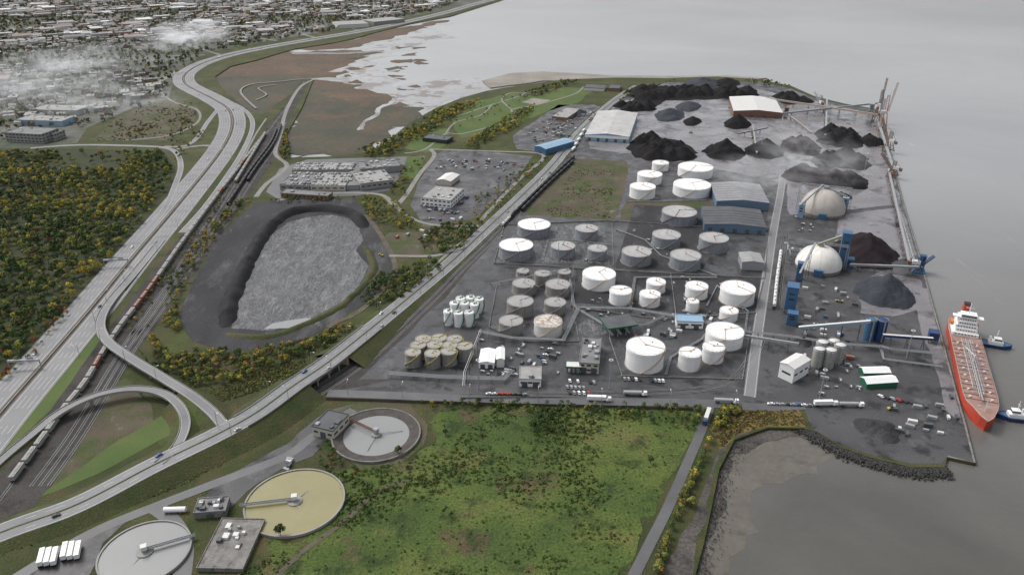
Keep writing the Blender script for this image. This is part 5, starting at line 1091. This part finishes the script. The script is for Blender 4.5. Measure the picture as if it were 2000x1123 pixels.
@sec
def scrubs():
    scrub([(600,930),(800,900),(850,860),(845,792),(1000,794),(1345,797),(1360,830),(1320,900),(1280,985),(1215,1120),(1160,1190),(400,1190),(480,1110),(610,1045)],6500,{'dg':1.2,'g':2.5,'ol':2,'yg':.6,'fg':6,'fl':4,'br':.5},'low tangled green scrub covering the foreground field',(.3,1.15),.08,.18)
    scrub([(20,1010),(200,950),(420,860),(560,770),(620,740),(640,770),(500,860),(400,930),(200,1010),(0,1090)],2400,{'br':3,'ol':3,'g':2,'yg':1},'brownish scrub on the slope below the boulevard',(.3,.9))
    scrub([(1130,320),(1200,330),(1190,430),(1060,420)],700,{'ol':3,'g':1,'br':2,'yg':1},'thin weeds on the vacant lot',(.4,1.2))
    scrub([(180,275),(230,230),(320,190),(385,205),(380,240),(330,275)],600,{'ol':3,'o':1,'br':2,'yg':1},'weeds on the meadow beside the interchange',(.8,2.2))
    scrub([(1405,800),(1480,803),(1560,800),(1575,830),(1500,831),(1440,846),(1405,875)],700,{'ol':2,'o':1,'br':3,'yg':1},'orange brown reeds beside the cove',(.4,1.1))
    scrub([(250,650),(320,760),(420,790),(560,745),(640,680),(560,700),(470,745),(380,755),(300,720)],1500,{'ol':3,'g':2,'br':2,'yg':2},'rough weeds between the exit ramp and the basin trees',(.3,1.0))
def house(wm,rm,w,d,h,g,lab):
    t=thing('house','x','house'); mb=MB(); mb.box((0,0,0),(w,d,h))
    if g: mb.add([(-w/2,-d/2,h),(w/2,-d/2,h),(0,-d/2,h+g),(-w/2,d/2,h),(w/2,d/2,h),(0,d/2,h+g)],[(0,1,2),(4,3,5)])
    mb.build('wall',wm,t); mb=MB()
    if g: mb.add([(-w/2-.4,-d/2-.4,h),(0,-d/2-.4,h+g+.2),(w/2+.4,-d/2-.4,h),(-w/2-.4,d/2+.4,h),(0,d/2+.4,h+g+.2),(w/2+.4,d/2+.4,h)],[(0,1,4,3),(1,2,5,4)]); mb.box((w*.2,0,h+g*.4),(.8,.8,g*.9))
    else: mb.box((0,0,h),(w+.4,d+.4,.4)); mb.box((w*.2,d*.1,h+.4),(2,2,1.2))
    mb.build('roof',rm,t)
    return (Placer(t),lab)
@sec
def city():
    cpoly=[(-160,3),(880,3),(840,20),(700,48),(540,74),(400,98),(338,140),(322,185),(240,210),(160,235),(0,248),(-160,262)]
    pts=inside(cpoly,5600); seen=set(); blocks=[]
    for p in pts:
        th=.5+.35*noise.noise(p*.0012); ca,sa=math.cos(.5),math.sin(.5)
        u,v=p.x*ca+p.y*sa,-p.x*sa+p.y*ca; u=round(u/15)*15; v=round(v/24)*24+ (0 if round(v/24)%3 else 4)
        if (u,v) in seen or round(v/24)%3==0 and R.random()<.8: continue
        seen.add((u,v)); u+=R.uniform(-2.5,2.5); v+=R.uniform(-3,3); q=Vector((u*ca-v*sa,u*sa+v*ca,0))
        if min((h-q).length_squared for h in HL[::6])<55**2: continue
        if noise.noise(q*.003)<-.28: continue
        blocks.append((q,th))
    blocks.sort(key=lambda p:p[0].length)
    HS=[house('offwhite','flat_roof',9,11,5,3,'white walled house with grey gabled roof'),house('brick','flat_roof',11,11,7,0,'brick flat roofed house'),house('beige','gravel_roof',11,14,8,0,'beige flat roofed apartment house'),house('brick','dark_roof',9,12,6,3,'brick house with dark gabled roof'),house('concrete','gravel_roof',14,22,6,0,'pale topped flat roofed block'),house('beige','gravel_roof',10,11,5,3,'beige house with pale gabled roof')]
    V=[];FA=[];C_=[]; bxf=np.array([(4,5,6,7),(0,1,5,4),(1,2,6,5),(2,3,7,6),(3,0,4,7)]); k=0
    for i,(q,th) in enumerate(blocks):
        px_=1000+F*q.x/(q.y*cT+H*sT)
        if px_>0 and k<290:
            k+=1; h,l=R.choices(HS,(5,4,3,4,2.5,4))[0]; h.put((q.x,q.y,.1),th+R.choice((0,math.pi/2)),l+' in the city beside the mist','houses at the near edge of the city',R.uniform(.8,1.15)); continue
        big=R.random()<.12; w,d,hh=(R.uniform(22,55),R.uniform(20,55),R.uniform(6,12)) if big else (R.uniform(8,13),R.uniform(9,15),R.uniform(5,9)); a=th+R.choice((0,math.pi/2)); c_,s_=math.cos(a),math.sin(a); v=[]
        for z in (0,hh):
            for x,y in ((-w/2,-d/2),(w/2,-d/2),(w/2,d/2),(-w/2,d/2)): v.append((q.x+x*c_-y*s_,q.y+x*s_+y*c_,z))
        for tb in (0,1):
            n0=len(V)*8; V.append(np.array(v)); FA.append((bxf[1:] if tb==0 else bxf[:1])+n0)
            wc=R.choice(((.5,.48,.45),(.36,.34,.32),(.27,.18,.15),(.42,.4,.38))); rc=R.choice(((.45,.45,.45),(.33,.33,.33),(.2,.2,.21),(.15,.15,.155),(.27,.26,.25),(.55,.55,.54),(.22,.17,.15))); C_.append(np.tile(np.array(wc if tb==0 else rc),(8,1)))
    tag(np_mesh('distant_city',np.concatenate(V),np.concatenate(FA),np.concatenate(C_),'rooftops'),'distant city rooftops spreading to the top left, beyond the nearer houses','city',kind='stuff')
@sec
def citytrees():
    ps=inside([(-160,2),(900,2),(850,22),(700,52),(540,80),(400,105),(338,150),(330,190),(240,225),(160,252),(0,272),(-160,290)],6200)
    A=np.array([(p.x,p.y,R.uniform(2.4,4.6)) for p in ps]); V,FA,c=cloud(np.stack([A[:,0],A[:,1],A[:,2]],1),np.stack([A[:,2],A[:,2],A[:,2]*1.1],1),11,A[:,2]*.55,np.array([PAL[pick({'dg':3,'g':3,'ol':4,'y':.35,'o':.35,'br':2})] for _ in ps])*.9+.015)  # crown colours lifted towards grey, distant haze put into the colour
    tag(np_mesh('city_trees',V,FA,c,'leaf'),'trees growing between the distant city houses','trees',kind='stuff')
@sec
def church():
    t=thing('church','grey stone church with twin spires among the city houses at the left','church',P(70,135),.4); mb=MB(); mb.box((0,0,0),(18,40,14)); mb.build('nave','concrete_old',t); mb=MB(); mb.add([(-9,-20,14),(0,-20,22),(9,-20,14),(-9,20,14),(0,20,22),(9,20,14)],[(0,1,4,3),(1,2,5,4),(0,2,1),(3,4,5)]); mb.build('roof','dark_roof',t)
    for s in (-1,1): mb=MB(); mb.box((s*8,-21,0),(6,6,24)); mb.cyl((s*8,-21,24),3,16,6,r2=.1); mb.build('spire','concrete_old',t)
@sec
def mists():
    def vm(name,dens,sc,lo,hi):
        m,nt,bb=newmat(name); nt.nodes.remove(bb); out=nt.nodes['Material Output']; tc=nt.nodes.new('ShaderNodeTexCoord')
        vol=nt.nodes.new('ShaderNodeVolumeScatter'); vol.inputs['Color'].default_value=(1,1,1,1); em=nt.nodes.new('ShaderNodeEmission'); em.inputs[0].default_value=(.9,.95,1,1); ad=nt.nodes.new('ShaderNodeAddShader')
        f=ramp(nt,noi(nt,tc.outputs['Object'],sc,7,.68,.9),[(lo,(0,0,0)),(hi,(1,1,1))]).outputs[0]
        ln=nt.nodes.new('ShaderNodeVectorMath'); ln.operation='LENGTH'; nt.links.new(tc.outputs['Object'],ln.inputs[0])
        fo=nt.nodes.new('ShaderNodeMapRange'); fo.inputs[1].default_value=1.0; fo.inputs[2].default_value=.1; fo.inputs[3].default_value=0; fo.inputs[4].default_value=dens; nt.links.new(ln.outputs['Value'],fo.inputs[0])
        mu=nt.nodes.new('ShaderNodeMath'); mu.operation='MULTIPLY'; nt.links.new(f,mu.inputs[0]); nt.links.new(fo.outputs[0],mu.inputs[1]); nt.links.new(mu.outputs[0],vol.inputs['Density'])
        m2=nt.nodes.new('ShaderNodeMath'); m2.operation='MULTIPLY'; m2.inputs[1].default_value=.3; nt.links.new(mu.outputs[0],m2.inputs[0]); nt.links.new(m2.outputs[0],em.inputs[1])  # weak glow added to the mist, standing in for scattered light
        nt.links.new(vol.outputs[0],ad.inputs[0]); nt.links.new(em.outputs[0],ad.inputs[1]); nt.links.new(ad.outputs[0],out.inputs['Volume'])
    vm('mist_thick',.034,2.2,.46,.72); vm('mist_thin',.013,2.6,.46,.72); vm('vapour',.02,2.2,.46,.74)
    for x,y,z,sx,sy,sz,l,mt in ((362,68,45,110,200,30,'bright white mist cloud drifting over the middle of the city','mist_thick'),(60,160,40,180,240,28,'broad veil of mist over the left of the city','mist_thin'),(190,195,35,170,120,22,'thin mist near the meadow','mist_thin'),(130,120,45,140,200,26,'pale mist bank behind the church','mist_thin'),(1590,305,48,70,120,24,'pale vapour drifting over the ore heap','vapour'),(1470,345,36,65,80,18,'thin vapour over the misty warehouse','vapour')):
        mb=MB(); b=P(x,y,z); mb.dome((0,0,0),1,1,24,8); mb.add([(x_,y_,-z_) for x_,y_,z_ in mb.v],[tuple(reversed(f)) for f in mb.f],0,True)
        o=mb.build('mist',mt); o.location=b; o.scale=(sx,sy,sz); tag(o,l,'mist',kind='stuff')
for pr in [o for o in bpy.data.objects if o.get('label')=='x']:
    for c_ in list(pr.children):
        for g in list(c_.children): bpy.data.objects.remove(g)
        bpy.data.objects.remove(c_)
    bpy.data.objects.remove(pr)
if ERR: raise RuntimeError('\n'.join(ERR))
